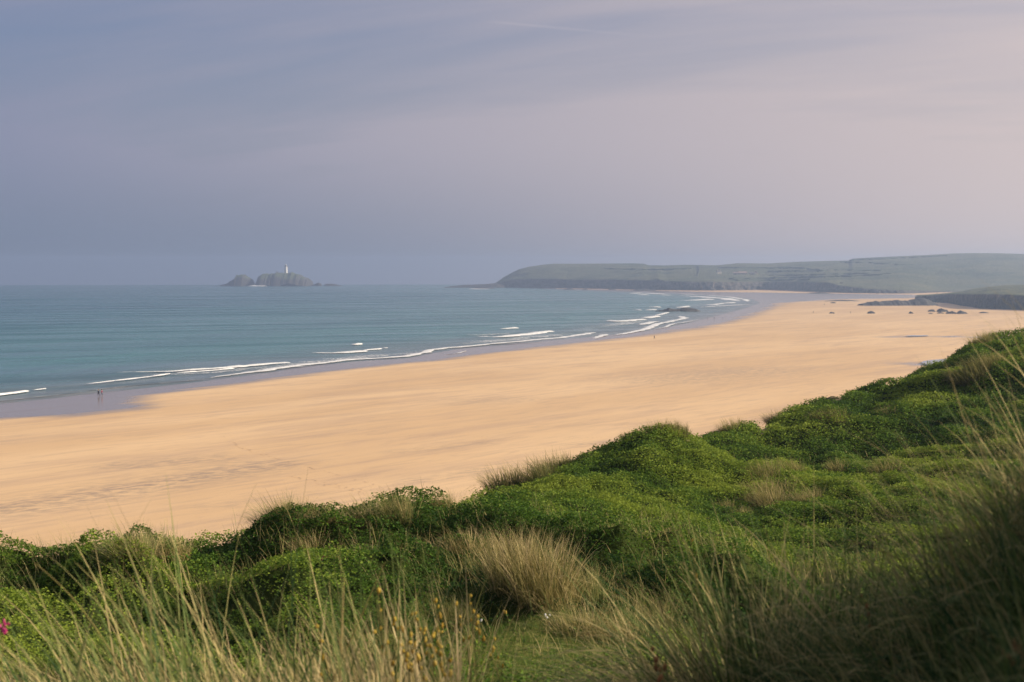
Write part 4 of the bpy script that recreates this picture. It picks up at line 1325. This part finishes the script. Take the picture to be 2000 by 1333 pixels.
px, D, mx3 = sample(900000, 1000, 2250, 52, 84, lambda p, d: 62 * np.clip(thin(p, d) + .25, 0, 1.3) * bare(p, d) * (bil(sandy, p, d) < .35), 25)
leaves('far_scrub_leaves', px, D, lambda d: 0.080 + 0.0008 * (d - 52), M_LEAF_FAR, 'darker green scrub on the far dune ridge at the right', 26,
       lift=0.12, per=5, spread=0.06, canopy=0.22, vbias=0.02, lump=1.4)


# ------------------------------------------------------------------ grass blades
def blades(base, hdir, th0, bend, L, width, v, seg=4, seed=3, droop=None):
    """curved tapering blades. base (n,3), hdir (n,2) horizontal heading, th0 start angle from vertical, bend added towards the tip"""
    n = len(base)
    rg = np.random.default_rng(seed)
    ts = np.linspace(0, 1, seg + 1)
    P = np.empty((n, seg + 1, 3))
    P[:, 0] = base
    for k in range(1, seg + 1):
        tm = (ts[k] + ts[k - 1]) / 2
        th = th0 + bend * tm ** 1.6
        st = (L / seg)[:, None] * np.stack([np.sin(th) * hdir[:, 0], np.sin(th) * hdir[:, 1], np.cos(th)], 1)
        P[:, k] = P[:, k - 1] + st
    perp = np.stack([-hdir[:, 1], hdir[:, 0], np.zeros(n)], 1)
    tw = rg.uniform(-1.2, 1.2, n)
    wv = perp * np.cos(tw)[:, None] + np.stack([hdir[:, 0], hdir[:, 1], 0.3 * np.ones(n)], 1) * np.sin(tw)[:, None]
    wt = width[:, None] * (1 - ts[None, :] ** 1.8 * 0.93) * 0.5
    A = P - wv[:, None, :] * wt[:, :, None]
    B = P + wv[:, None, :] * wt[:, :, None]
    co = np.stack([A, B], 2).reshape(-1, 3)
    i = (np.arange(n)[:, None] * (seg + 1) + np.arange(seg)[None, :]).ravel() * 2
    fs = np.stack([i, i + 1, i + 3, i + 2], 1)
    vv = np.clip(v[:, None] + 0.30 * (ts[None, :] - 0.45), 0, 1).repeat(2, axis=1).ravel()  # greener base, paler tip: lit grass tops put into the blade colour
    return co, fs, vv


def join_blades(lst):
    co, fs = merge([(a, b_) for a, b_, _ in lst])
    return co, fs, np.concatenate([c for _, _, c in lst])


WIND = np.array([-1.0, 0.15])


def tussock_data(n, rad, Lm, width, lean=0.35, wind=0.35, bend=0.7, vm=0.6, vs=0.25, seed=1, seg=4, wdir=WIND, jit=.22):
    rg = np.random.default_rng(seed)
    r = rad * np.sqrt(rg.uniform(0, 1, n))
    a = rg.uniform(0, 2 * math.pi, n)
    base = np.stack([r * np.cos(a), r * np.sin(a), -0.04 - 0.10 * (r / rad)], 1)
    hd = np.stack([np.cos(a), np.sin(a)], 1) * (0.25 + r / rad)[:, None] * lean + wdir[None, :] * wind + rg.normal(0, jit, (n, 2)) * rg.uniform(.4, 1.8, (n, 1))
    m = np.linalg.norm(hd, axis=1)
    hd /= m[:, None] + 1e-6
    th0 = np.clip(m * 0.9, 0, 1.1) * rg.uniform(.6, 1.2, n)
    bd = bend * rg.uniform(.2, 1.6, n) * (0.4 + m)
    L = Lm * rg.triangular(.30, .85, 1.25, n)
    v = np.clip(rg.normal(vm, vs, n), 0, 1)
    return blades(base, hd, th0, bd, L, width * rg.uniform(.6, 1.3, n), v, seg, seed)


def tussock_mesh(name, mat, **kw):
    co, fs, v = tussock_data(**kw)
    return make_mesh(name, co, fs, [mat], True, {'v': v})


# small grass wisps mixed through the creepers (uncountable)
def wisps(name, px, D, mat, label, Lf, wf, nper, vm, seed, rad=0.10, wind=.3):
    rg = np.random.default_rng(seed)
    n = len(px) * nper
    X, Y = np.repeat((px - 1000) / F * D, nper), np.repeat(D, nper)
    Z = np.repeat(bil(ZT, px, D), nper)
    Dn = np.repeat(D, nper)
    base = np.stack([X + rg.normal(0, 1, n) * rad * (1 + Dn / 40), Y + rg.normal(0, 1, n) * rad * (1 + Dn / 40), Z - .02], 1)
    hd = rg.normal(0, .35, (n, 2)) + WIND[None] * wind
    m = np.linalg.norm(hd, axis=1)
    hd /= m[:, None] + 1e-6
    L = Lf(Dn) * rg.uniform(.5, 1.25, n)
    v = np.clip(rg.normal(vm, .25, n), 0, 1)
    co, fs, vv = blades(base, hd, np.clip(m * .7, 0, 1), rg.uniform(0, 1.1, n), L, wf(Dn) * rg.uniform(.6, 1.3, n), v, 3, seed)
    obj(name, make_mesh(name, co, fs, [mat], True, {'v': vv}), kind='stuff', label=label)


px, D, _ = sample(300000, -100, 2100, 9.4, 18.5, lambda p, d: 12 * np.clip(.35 + 2.0 * fbm((p - 1000) / F * d / 2.5, d / 1.8, 3, 55), 0, 1.6) * (1 - .7 * bil(lawn_w, p, d)), 35)
wisps('dune_grass', px, D, M_GRASS, 'wispy grass growing up through the creepers on the near ridge', lambda d: 0.30 + 0 * d, lambda d: 0.0022 + 0.00018 * d, 9, .62, 36)
px, D, _ = sample(300000, 800, 2200, 29, 84, lambda p, d: .35 * np.clip(.1 + 2.2 * fbm((p - 1000) / F * d / 6, d / 6, 3, 56), 0, 1.6), 37)
wisps('scrub_grass', px, D, M_STRAW, 'dry grass scattered through the far dune scrub', lambda d: 0.45 + 0 * d, lambda d: 0.006 + 0.00016 * d, 9, .45, 38, rad=.18)
px, D, _ = sample(300000, -100, 2100, 9.4, 18.5, lambda p, d: 14 * np.clip(-.15 + 2.4 * fbm((p - 1000) / F * d / 1.1, d / 1.1, 3, 66), 0, 1.6) * (1 - .7 * bil(lawn_w, p, d)), 45)
wisps('dead_grass', px, D, M_STRAW, 'patches of dead straw coloured stems among the creepers on the near ridge', lambda d: 0.26 + 0 * d, lambda d: 0.003 + 0.0002 * d, 12, .40, 46, rad=.08, wind=.2)
# short turf in the hollow at the bottom
px, D, _ = sample(400000, 600, 1750, 7.0, 12, lambda p, d: 420 * np.clip(bil(lawn_w, p, d) * 1.3, 0, 1), 39)
wisps('turf_grass', px, D, M_TURF, 'short green turf in the small hollow at the bottom', lambda d: 0.07 + 0 * d, lambda d: 0.004 + 0 * d, 4, .45, 40, rad=.03, wind=.1)

# ------------------------------------------------------------------ marram tussocks one can tell apart
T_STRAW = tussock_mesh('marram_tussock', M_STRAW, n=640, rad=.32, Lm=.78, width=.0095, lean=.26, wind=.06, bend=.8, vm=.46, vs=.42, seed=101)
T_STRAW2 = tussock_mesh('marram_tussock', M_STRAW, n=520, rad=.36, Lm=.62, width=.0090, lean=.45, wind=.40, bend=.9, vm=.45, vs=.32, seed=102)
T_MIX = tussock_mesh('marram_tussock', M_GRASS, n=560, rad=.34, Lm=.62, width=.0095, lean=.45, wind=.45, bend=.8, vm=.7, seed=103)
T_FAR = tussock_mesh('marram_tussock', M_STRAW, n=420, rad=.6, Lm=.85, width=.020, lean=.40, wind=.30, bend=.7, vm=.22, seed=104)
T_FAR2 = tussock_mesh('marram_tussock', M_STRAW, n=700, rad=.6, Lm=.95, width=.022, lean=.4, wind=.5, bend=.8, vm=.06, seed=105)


def tussock(me, x, D, label, s=1.0, sz=None, group=None, rot=None):
    X = (x - 1000) / F * D
    z = float(ground_at(np.array([X]), np.array([D]))[0])
    p = dict(label=label, cat='grass tussock')
    if group:
        p['group'] = group
    o = obj('marram_tussock', me, loc=(X, D, z), **p)
    o.scale = (s, s, sz or s)
    o.rotation_euler = (0, 0, random.uniform(-.35, .35) if rot is None else rot)
    return o


G1 = 'straw tussocks on the near dune ridge'
for (me, x, y, lab, s) in [
        (T_STRAW, 1010, 1145, 'big straw coloured marram tussock, the left half of the pale pair in the middle hollow', 1.15),
        (T_STRAW, 1062, 1165, 'pale sunlit marram tussock at the centre, right of the biggest one', 1.2),
        (T_STRAW2, 985, 1110, 'tall upper straw tussock crowning the central pale clump', .95),
        (T_STRAW2, 1085, 1195, 'brownish tussock hanging at the lower right of the central pale clump', .9),
        (T_STRAW2, 905, 1085, 'small dry tussock left of the central pale clump', .75),
        (T_STRAW2, 955, 1085, 'small dry tuft between the central clump and the small left one', .6),
        (T_MIX, 1140, 1180, 'greenish tussock right of the central pale clump', .9),
        (T_STRAW2, 1130, 1250, 'brown grass tussock on the bank above the turf', .8),
        (T_STRAW2, 1205, 1255, 'dry grass tuft right of the brown one above the turf', .8),
        (T_MIX, 900, 1245, 'low tuft with bent straw stems left of the turf hollow', .6),
        (T_MIX, 870, 1215, 'spiky low tuft below the small dry tussock at left of centre', .6),
        (T_MIX, 1290, 1230, 'loose tuft between the turf bank and the big right hand clump', .8),
        (T_MIX, 540, 1022, 'tall grass tuft standing highest on the left ridge', 1.0),
        (T_STRAW2, 565, 1012, 'thin pale stems on the very top of the left ridge hump', .8),
        (T_MIX, 500, 1045, 'windswept tuft leaning on the left shoulder of the ridge hump', .9),
        (T_MIX, 455, 1062, 'dark tuft at the foot of the ridge hump beside the dip', .8),
        (T_STRAW2, 632, 1030, 'curved golden tuft on the right shoulder of the ridge hump', .75),
        (T_MIX, 720, 1030, 'grey green tussock in the middle of the left ridge', 1.0),
        (T_MIX, 775, 1025, 'grey green tussock right of the middle one on the ridge', .95),
        (T_STRAW2, 600, 1085, 'row of short golden grass below the ridge hump', .7),
        (T_MIX, 290, 1095, 'grey tussock on the slope of the leftmost dune', 1.0),
        (T_MIX, 255, 1085, 'darker half of the grey tussock pair on the leftmost dune', .9),
        (T_STRAW2, 335, 1090, 'pale tuft at the right end of the grey tussocks on the leftmost dune', .7),
        (T_MIX, 865, 1010, 'low tuft where the left ridge meets the dark tussocks', .7)]:
    tussock(me, x, hit(x, y, 9.6), lab, s * .62, group=G1)
G2 = 'tussocks on the middle and far dunes'
for (me, x, y, lab, s) in [
        (T_FAR2, 920, 975, 'dark tussock at the left foot of the middle dune', 1.2),
        (T_FAR, 955, 960, 'feathery brown tussock on the skyline at the left of the middle dune', 1.35),
        (T_FAR, 985, 958, 'feathery tussock just right of the first on the skyline', 1.2),
        (T_FAR2, 1020, 942, 'upright narrow tussock after the gap on the middle dune skyline', 1.1),
        (T_FAR2, 1052, 935, 'dark bushy tussock in the centre of the skyline row', 1.2),
        (T_FAR2, 1085, 925, 'dark bushy tussock at the right end of the skyline row', 1.2),
        (T_FAR2, 1110, 912, 'small tussock on the skyline just above the dark row', .7),
        (T_FAR, 1235, 858, 'short tussock on the upper left shoulder of the middle dune', .6),
        (T_FAR, 1288, 848, 'pale tussock on the very top of the middle dune', .8),
        (T_FAR2, 1310, 845, 'left of two dark tussocks behind the middle dune top', .75),
        (T_FAR2, 1328, 843, 'right of two dark tussocks behind the middle dune top', .75),
        (T_FAR, 1432, 806, 'spiky tussock on the peak of the pointed hummock', 1.0),
        (T_FAR, 1415, 812, 'small tuft on the left slope of the pointed hummock', .7),
        (T_FAR2, 1519, 803, 'lone tuft on the edge right of the sandy gap', .9),
        (T_FAR2, 1922, 676, 'dark tuft on the step high in the far right ridge', 1.2),
        (T_FAR, 1940, 668, 'pale tuft right of the dark step tuft on the far right ridge', 1.1),
        (T_FAR, 1500, 936, 'straw tuft where the middle dune meets the hollow, topmost of the patch', 1.0),
        (T_FAR, 1487, 945, 'straw tuft left of the topmost one in the hollow patch', .9),
        (T_FAR, 1490, 985, 'tall pinkish straw tuft at the left side of the hollow patch', 1.1),
        (T_FAR, 1505, 990, 'straw tuft in the centre of the hollow patch', .8),
        (T_FAR, 1530, 980, 'tall straw tuft at the right side of the hollow patch', 1.0),
        (T_FAR, 1515, 1000, 'broad low straw tuft along the bottom of the hollow patch', .9),
        (T_FAR, 1479, 998, 'small reddish tuft at the lower left corner of the hollow patch', .7),
        (T_FAR, 1552, 925, 'round brown tussock alone above the hollow patch', .8),
        (T_FAR, 1527, 925, 'brown tuft just left of the round one above the hollow patch', .7),
        (T_FAR, 1584, 990, 'straw tuft to the right of the hollow patch', .9),
        (T_FAR, 1567, 955, 'thin straw tuft between the patch and the round tussock', .6),
        (T_FAR, 1640, 935, 'faint brown tuft in the middle of the green bowl', .8),
        (T_FAR, 1738, 932, 'tall thin straw tuft in the right part of the green bowl', 1.0),
        (T_FAR, 1453, 1018, 'small brown tuft below the middle dune near the front ridge', .6),
        (T_FAR, 1420, 1005, 'dry tuft low on the flank of the middle dune', .6),
        (T_FAR, 1735, 825, 'pale tuft on the slope under the far right ridge', .9),
        (T_FAR, 1610, 828, 'left brown tuft in the dry strip under the far ridge', 1.0),
        (T_FAR, 1635, 822, 'right brown tuft in the dry strip under the far ridge', 1.0),
        (T_FAR2, 1905, 760, 'grey brown patch of grass high on the far right slope', 1.8),
        (T_FAR2, 1925, 735, 'upper grey brown tussock on the far right slope', 1.5),
        (T_FAR2, 1945, 725, 'uppermost brown tussock beside the photo edge on the far right slope', 1.3)]:
    tussock(me, x, hit(x, y, 27), lab, s * .78, group=G2)

# ------------------------------------------------------------------ the blurred grass close to the camera
def mass(name, spec, mat, label, kind=None, cat=None, seed=200, group=None):
    """spec: (px, D, n, rad, L, width, lean, windx, windy, bend, vm)"""
    lst = []
    org = None
    for k, (x, D, n, rad, L, wd_, lean, wx, wy, bend, vm) in enumerate(spec):
        X = (x - 1000) / F * D
        z = float(ground_at(np.array([X]), np.array([D]))[0])
        if org is None:
            org = np.array([X, D, z])
        co, fs, v = tussock_data(n, rad, L, wd_, lean, 1.0, bend, vm, .36, seed + k, 7, np.array([wx, wy]), .30)
        # follow the ground under the clump
        zz = np.zeros(len(co))
        base = co[::16]
        gz_ = ground_at(base[:, 0] + X, np.maximum(base[:, 1] + D, 1.7)) - z
        zz = np.repeat(gz_, 16)[:len(co)]
        co = co + np.array([X, D, z]) - org
        co[:, 2] += zz
        lst.append((co, fs, v))
    co, fs, v = join_blades(lst)
    p = {'label': label}
    if kind:
        p['kind'] = kind
    if cat:
        p['cat'] = cat
    if group:
        p['group'] = group
    return obj(name, make_mesh(name, co, fs, [mat], True, {'v': v}), loc=tuple(org), **p)


rs = random.Random(5)
spec = []
for k in range(40):
    x = -260 + 1060 * rs.random() ** 1.25
    D = rs.uniform(4.4, 6.8)
    lf = max(0, min(1, 1 - x / 800))
    spec.append((x, D, 110, .34, rs.uniform(.48, .80), .0095, .30, -.30 - .75 * lf ** 1.3, rs.uniform(-.1, .3), .55, .62 + .16 * lf))
for k in range(72):
    x = -260 + 1060 * rs.random() ** 1.15
    D = rs.uniform(4.3, 5.4)
    lf = max(0, min(1, 1 - x / 800))
    spec.append((x, D, 110, .34, rs.uniform(.38, .66), .0100, .34, -.35 - .9 * lf ** 1.2, rs.uniform(-.2, .3), .7, .82))
for k in range(22):
    x = rs.uniform(-320, 840)
    D = rs.uniform(3.7, 4.7)
    lf = max(0, min(1, 1 - x / 800))
    spec.append((x, D, 42, .34, rs.uniform(.40, .72), .0115, .30, -.35 - .9 * lf ** 1.2, rs.uniform(-.1, .3), .6, .80))
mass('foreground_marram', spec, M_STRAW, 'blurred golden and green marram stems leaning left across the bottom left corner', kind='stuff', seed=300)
spec = []
for k in range(26):
    x = rs.uniform(-100, 880)
    D = rs.uniform(4.2, 7.0)
    spec.append((x, D, 50, .34, rs.uniform(.85, 1.2), .0096, .26, -.35 - .5 * max(0, 1 - x / 700), rs.uniform(-.1, .3), .45, .42))
mass('green_marram', spec, M_GRASS, 'green marram blades standing among the golden ones at the bottom left', kind='stuff', seed=400)

mass('marram_clump', [(1440, 6.2, 360, .34, 1.0, .0112, .95, -.30, 0, .8, .60), (1400, 6.0, 280, .35, .9, .011, .9, -.75, 0, .8, .62),
                      (1500, 6.3, 200, .3, .9, .011, .7, -.1, 0, .7, .45)], M_GRASS,
     'big fan shaped marram clump right of centre with stems fanning to the left', cat='grass tussock', seed=500)
mass('marram_clump', [(1585, 5.9, 280, .26, .95, .0088, .38, -.10, 0, .5, .5), (1650, 5.8, 220, .25, .88, .0088, .5, .10, 0, .5, .42)], M_GRASS,
     'upright marram clump between the fan shaped one and the dark mound', cat='grass tussock', seed=520)
mass('marram_clump', [(1290, 6.6, 420, .4, .50, .006, .9, -.9, 0, .9, .72), (1330, 6.0, 320, .4, .5, .006, .9, -.8, 0, .9, .66)], M_STRAW,
     'low combed over straw grass at the left foot of the fan shaped clump', cat='grass tussock', seed=540)
spec = []
for k in range(46):
    x = rs.uniform(1700, 2330)
    D = rs.uniform(4.3, 6.6)
    spec.append((x, D, 100, .34, rs.uniform(.42, .70), .0095, .42, -.55, rs.uniform(-.2, .3), .9, .40))
for k in range(26):
    x = rs.uniform(1800, 2500)
    D = rs.uniform(2.3, 4.2)
    spec.append((x, D, 90, .30, rs.uniform(.22, .40), .0060, .5, -.45, rs.uniform(-.2, .3), .9, .36))
mass('mound_marram', spec, M_GRASS, 'dark shaded marram covering the mound in the bottom right corner', kind='stuff', seed=600)
spec = []
for k in range(26):
    x = rs.uniform(1790, 2220)
    D = rs.uniform(5.0, 6.6)
    spec.append((x, D, 44, .3, rs.uniform(.72, 1.05), .0098, .3, -.50, rs.uniform(-.2, .3), .7, .80))
mass('mound_stems', spec, M_GRASS, 'sunlit tips of marram stems rising from the right hand mound', kind='stuff', seed=700)


# ------------------------------------------------------------------ stalks, seed heads and flowers
def blob(c, r, n=6):
    co, fs = lathe([(r[0] * .5, -r[2] * .85), (r[0], -r[2] * .2), (r[0] * .85, r[2] * .45), (r[0] * .3, r[2])], n, (0, 0, 0))
    co = co * np.array([1, r[1] / r[0], 1])
    a, b_ = random.uniform(-.6, .6), random.uniform(0, 6.28)
    Rm = np.array([[math.cos(b_), -math.sin(b_), 0], [math.sin(b_), math.cos(b_), 0], [0, 0, 1]]) @ np.array([[1, 0, 0], [0, math.cos(a), -math.sin(a)], [0, math.sin(a), math.cos(a)]])
    return co @ Rm.T + np.array(c), fs


def stalk(name, x, D, height, mat, label, cat, heads, hr, lean=(-.15, 0), head_name='seed_head', group=None, span=.38):
    X = (x - 1000) / F * D
    z = float(ground_at(np.array([X]), np.array([D]))[0])
    root = obj(name, None, loc=(X, D, z), label=label, cat=cat)
    if group:
        root['group'] = group
    n = 7
    ts = np.linspace(0, 1, n)
    P = np.stack([lean[0] * ts ** 2 * height, lean[1] * ts ** 2 * height, height * ts], 1)
    a = np.arange(5) / 5 * 2 * math.pi
    co = (P[:, None, :] + np.stack([np.cos(a), np.sin(a), 0 * a], 1)[None] * (.0028 * (1 - .5 * ts))[:, None, None]).reshape(-1, 3)
    i = np.arange(n - 1)[:, None] * 5
    j = np.arange(5)[None, :]
    fs = np.stack([(i + j).ravel(), (i + (j + 1) % 5).ravel(), (i + 5 + (j + 1) % 5).ravel(), (i + 5 + j).ravel()], 1)
    obj('stem', make_mesh('stem', co, fs, [M_STRAW], True, {'v': np.full(len(co), .35)}), root)
    for k in range(heads):
        t = 1 - (k / max(1, heads)) * span
        c = np.array([lean[0] * t * t * height, lean[1] * t * t * height, height * t])
        off = np.array([random.gauss(0, hr * 1.3), random.gauss(0, hr * 1.3), random.gauss(0, hr * .8)]) * (0 if heads == 1 else 1)
        co, fs = blob(c + off, (hr * random.uniform(.5, 1.1), hr * random.uniform(.5, 1.1), hr * random.uniform(.8, 2.0)))
        obj(head_name, make_mesh(head_name, co, fs, [mat], True, {'v': np.clip(np.random.default_rng(k).uniform(0, 1) + np.linspace(-.2, .2, len(co)), 0, 1)}), root)
    return root


def stalk_to(name, x, y, D, mat, label, cat, heads, hr, lean, **kw):
    """stalk whose tip shows near pixel (x, y)"""
    h_t = float(zpix(y, D))
    x0 = x - lean[0] * .55 * F / D
    X = (x0 - 1000) / F * D
    z = float(ground_at(np.array([X]), np.array([D]))[0])
    return stalk(name, x0, D, max(.12, h_t - z), mat, label, cat, heads, hr, (lean[0] * .55 / max(.12, h_t - z), lean[1]), **kw)


for (x, y, D, heads, hr, lab) in [
        (845, 1172, 5.6, 4, .013, 'yellow seed head stalk topmost of the group left of the turf hollow'),
        (805, 1192, 5.4, 5, .013, 'yellow seed head stalk with a curved drooping row of heads'),
        (765, 1208, 5.3, 6, .013, 'yellow seed head stalk in the middle of the dense golden group'),
        (740, 1238, 5.0, 3, .013, 'stubby yellow seed head stalk at the left end of the golden group'),
        (800, 1240, 5.0, 5, .014, 'low yellow seed head stalk in the thick of the golden group'),
        (830, 1225, 5.2, 4, .013, 'yellow seed head stalk right of the thick golden group'),
        (852, 1245, 5.0, 3, .014, 'lowest yellow seed head stalk at the right of the golden group'),
        (925, 1205, 5.8, 3, .013, 'yellow seed head stalk standing alone in front of the dark hollow'),
        (965, 1250, 6.0, 2, .011, 'single ochre seed head in front of the turf'),
        (915, 1160, 5.8, 3, .011, 'ochre seed head stalk with three heads level with the straw clump base'),
        (892, 1182, 6.0, 2, .010, 'small ochre seed head left of the dark hollow'),
        (1352, 1056, 5.2, 1, .010, 'single round yellow head high up before the sunlit ridge'),
        (735, 1152, 5.0, 2, .012, 'rusty seed head floating above the left grass'),
        (618, 1220, 5.0, 2, .014, 'brown seed head deep in the left grass')]:
    stalk_to('seed_stalk', x, y, D, M_YELLOW, lab, 'plant', heads * 2, hr * .62, (random.uniform(-.25, -.05), 0), group='yellow seed stalks')
for (x, y, D, heads, hr, lab) in [
        (1278, 1268, 4.6, 4, .014, 'rust red seed spike at the bottom in front of the fan shaped clump'),
        (1292, 1300, 4.4, 3, .014, 'lower rust red seed spike at the very bottom edge'),
        (1962, 1262, 3.0, 5, .006, 'rust coloured seed spike in the bottom right corner, left of the last'),
        (1985, 1280, 2.9, 9, .006, 'bushy rust coloured seed head in the extreme bottom right corner'),
        (1690, 1165, 4.6, 2, .008, 'dim reddish seed head on the edge of the dark mound')]:
    stalk_to('rust_spike', x, y, D, M_RUST, lab, 'plant', heads * 2, hr * .62, (-.12, 0), group='rust coloured seed spikes')
stalk_to('pink_flower', -3, 1214, 4.7, M_PINK, 'magenta flower head cut by the left edge of the photo', 'flower', 9, .0065, (.05, 0), head_name='petal', span=.06)
stalk_to('pink_flower', 629, 1125, 12.5, M_PINK, 'tiny magenta flower between the stems below the ridge hump', 'flower', 3, .011, (.05, 0), head_name='petal', span=.06)
stalk_to('yellow_flower', 986, 1262, 11.0, M_YELLOW, 'tiny yellow flower in the turf of the hollow', 'flower', 3, .012, (.05, 0), head_name='petal', span=.06)
for (x, y, lab) in [(937, 1262, 'small white flower at the left side of the turf'), (1062, 1284, 'small white flower low in the turf'),
                    (1075, 1270, 'small white flower right of the middle of the turf')]:
    stalk_to('white_flower', x, y, 10.6, M_WHITE, lab, 'flower', 2, .009, (.05, 0), head_name='petal', span=.06)


# single long stems that stand out
def stem_line(x0, y0, x1, y1, D, wd_, v, label, sag=0.0):
    a, b_ = at(x0, D, y0), at(x1, D - .15, y1)
    n = 9
    ts = np.linspace(0, 1, n)
    P = a[None] * (1 - ts)[:, None] + b_[None] * ts[:, None]
    P[:, 2] += sag * np.sin(ts * math.pi)
    P -= a
    T = (b_ - a) / np.linalg.norm(b_ - a)
    s = np.cross(T, [0, 1, 0])
    s /= np.linalg.norm(s)
    q = np.array([0, 1.0, 0])
    wt = wd_ * (1 - .75 * ts)
    ring = []
    for k in range(4):
        an = k * math.pi / 2
        ring.append(P + (s * math.cos(an) + q * math.sin(an))[None] * wt[:, None] * .5)
    co = np.stack(ring, 1).reshape(-1, 3)
    i = np.arange(n - 1)[:, None] * 4
    j = np.arange(4)[None, :]
    fs = np.stack([(i + j).ravel(), (i + (j + 1) % 4).ravel(), (i + 4 + (j + 1) % 4).ravel(), (i + 4 + j).ravel()], 1)
    obj('grass_stem', make_mesh('grass_stem', co, fs, [M_STRAW], True, {'v': np.full(len(co), v)}), loc=tuple(a), label=label, cat='grass stem')


stem_line(650, 1330, 752, 1098, 5.6, .008, .5, 'thick pale broken stem slanting up right below the ridge, left of centre', 0)
stem_line(660, 1420, 672, 1128, 5.0, .010, .75, 'tall upright pale stem in the left grass', 0)
stem_line(250, 1330, 68, 1100, 5.2, .007, .5, 'long arched golden stem reaching up left over the leftmost dune', .05)
stem_line(330, 1330, 150, 1100, 5.2, .006, .42, 'long straight stem crossing the leftmost dune just right of the arched one', .03)
stem_line(760, 1290, 950, 1200, 5.0, .005, .4, 'thin stem slanting right through the golden seed heads', 0)
stem_line(1930, 1060, 1790, 930, 4.4, .005, .5, 'pale stem bending left off the top of the right mound', .05)
stem_line(1885, 1190, 1810, 925, 4.4, .006, .65, 'bright highlighted stem before the green bowl at the right', .03)
stem_line(2060, 1070, 1790, 1056, 4.2, .004, .35, 'brown arched stem lying across the dark mound', .05)
stem_line(1890, 1160, 1850, 1065, 3.9, .005, .8, 'short bright sunlit stem on the dark mound', .0)
stem_line(1760, 1095, 1640, 1052, 5.0, .005, .45, 'nearly level straw stem above the upright clump', .01)

# ------------------------------------------------------------------ sea haze
m = bpy.data.materials.new('sea_haze')
m.use_nodes = True
t = NT(m.node_tree)
vol = t.n('ShaderNodeVolumePrincipled')
vol.inputs['Color'].default_value = (0.56, 0.72, 1.0, 1)
vol.inputs['Density'].default_value = 0.00027
vol.inputs['Anisotropy'].default_value = 0.45
t.n('ShaderNodeOutputMaterial', i_Volume=vol)
co, fs = box((0, 1990, 38), (9400, 4900, 86))
obj('haze', make_mesh('haze', co, fs, [m], False), kind='stuff', label='pale sea haze filling the bay')
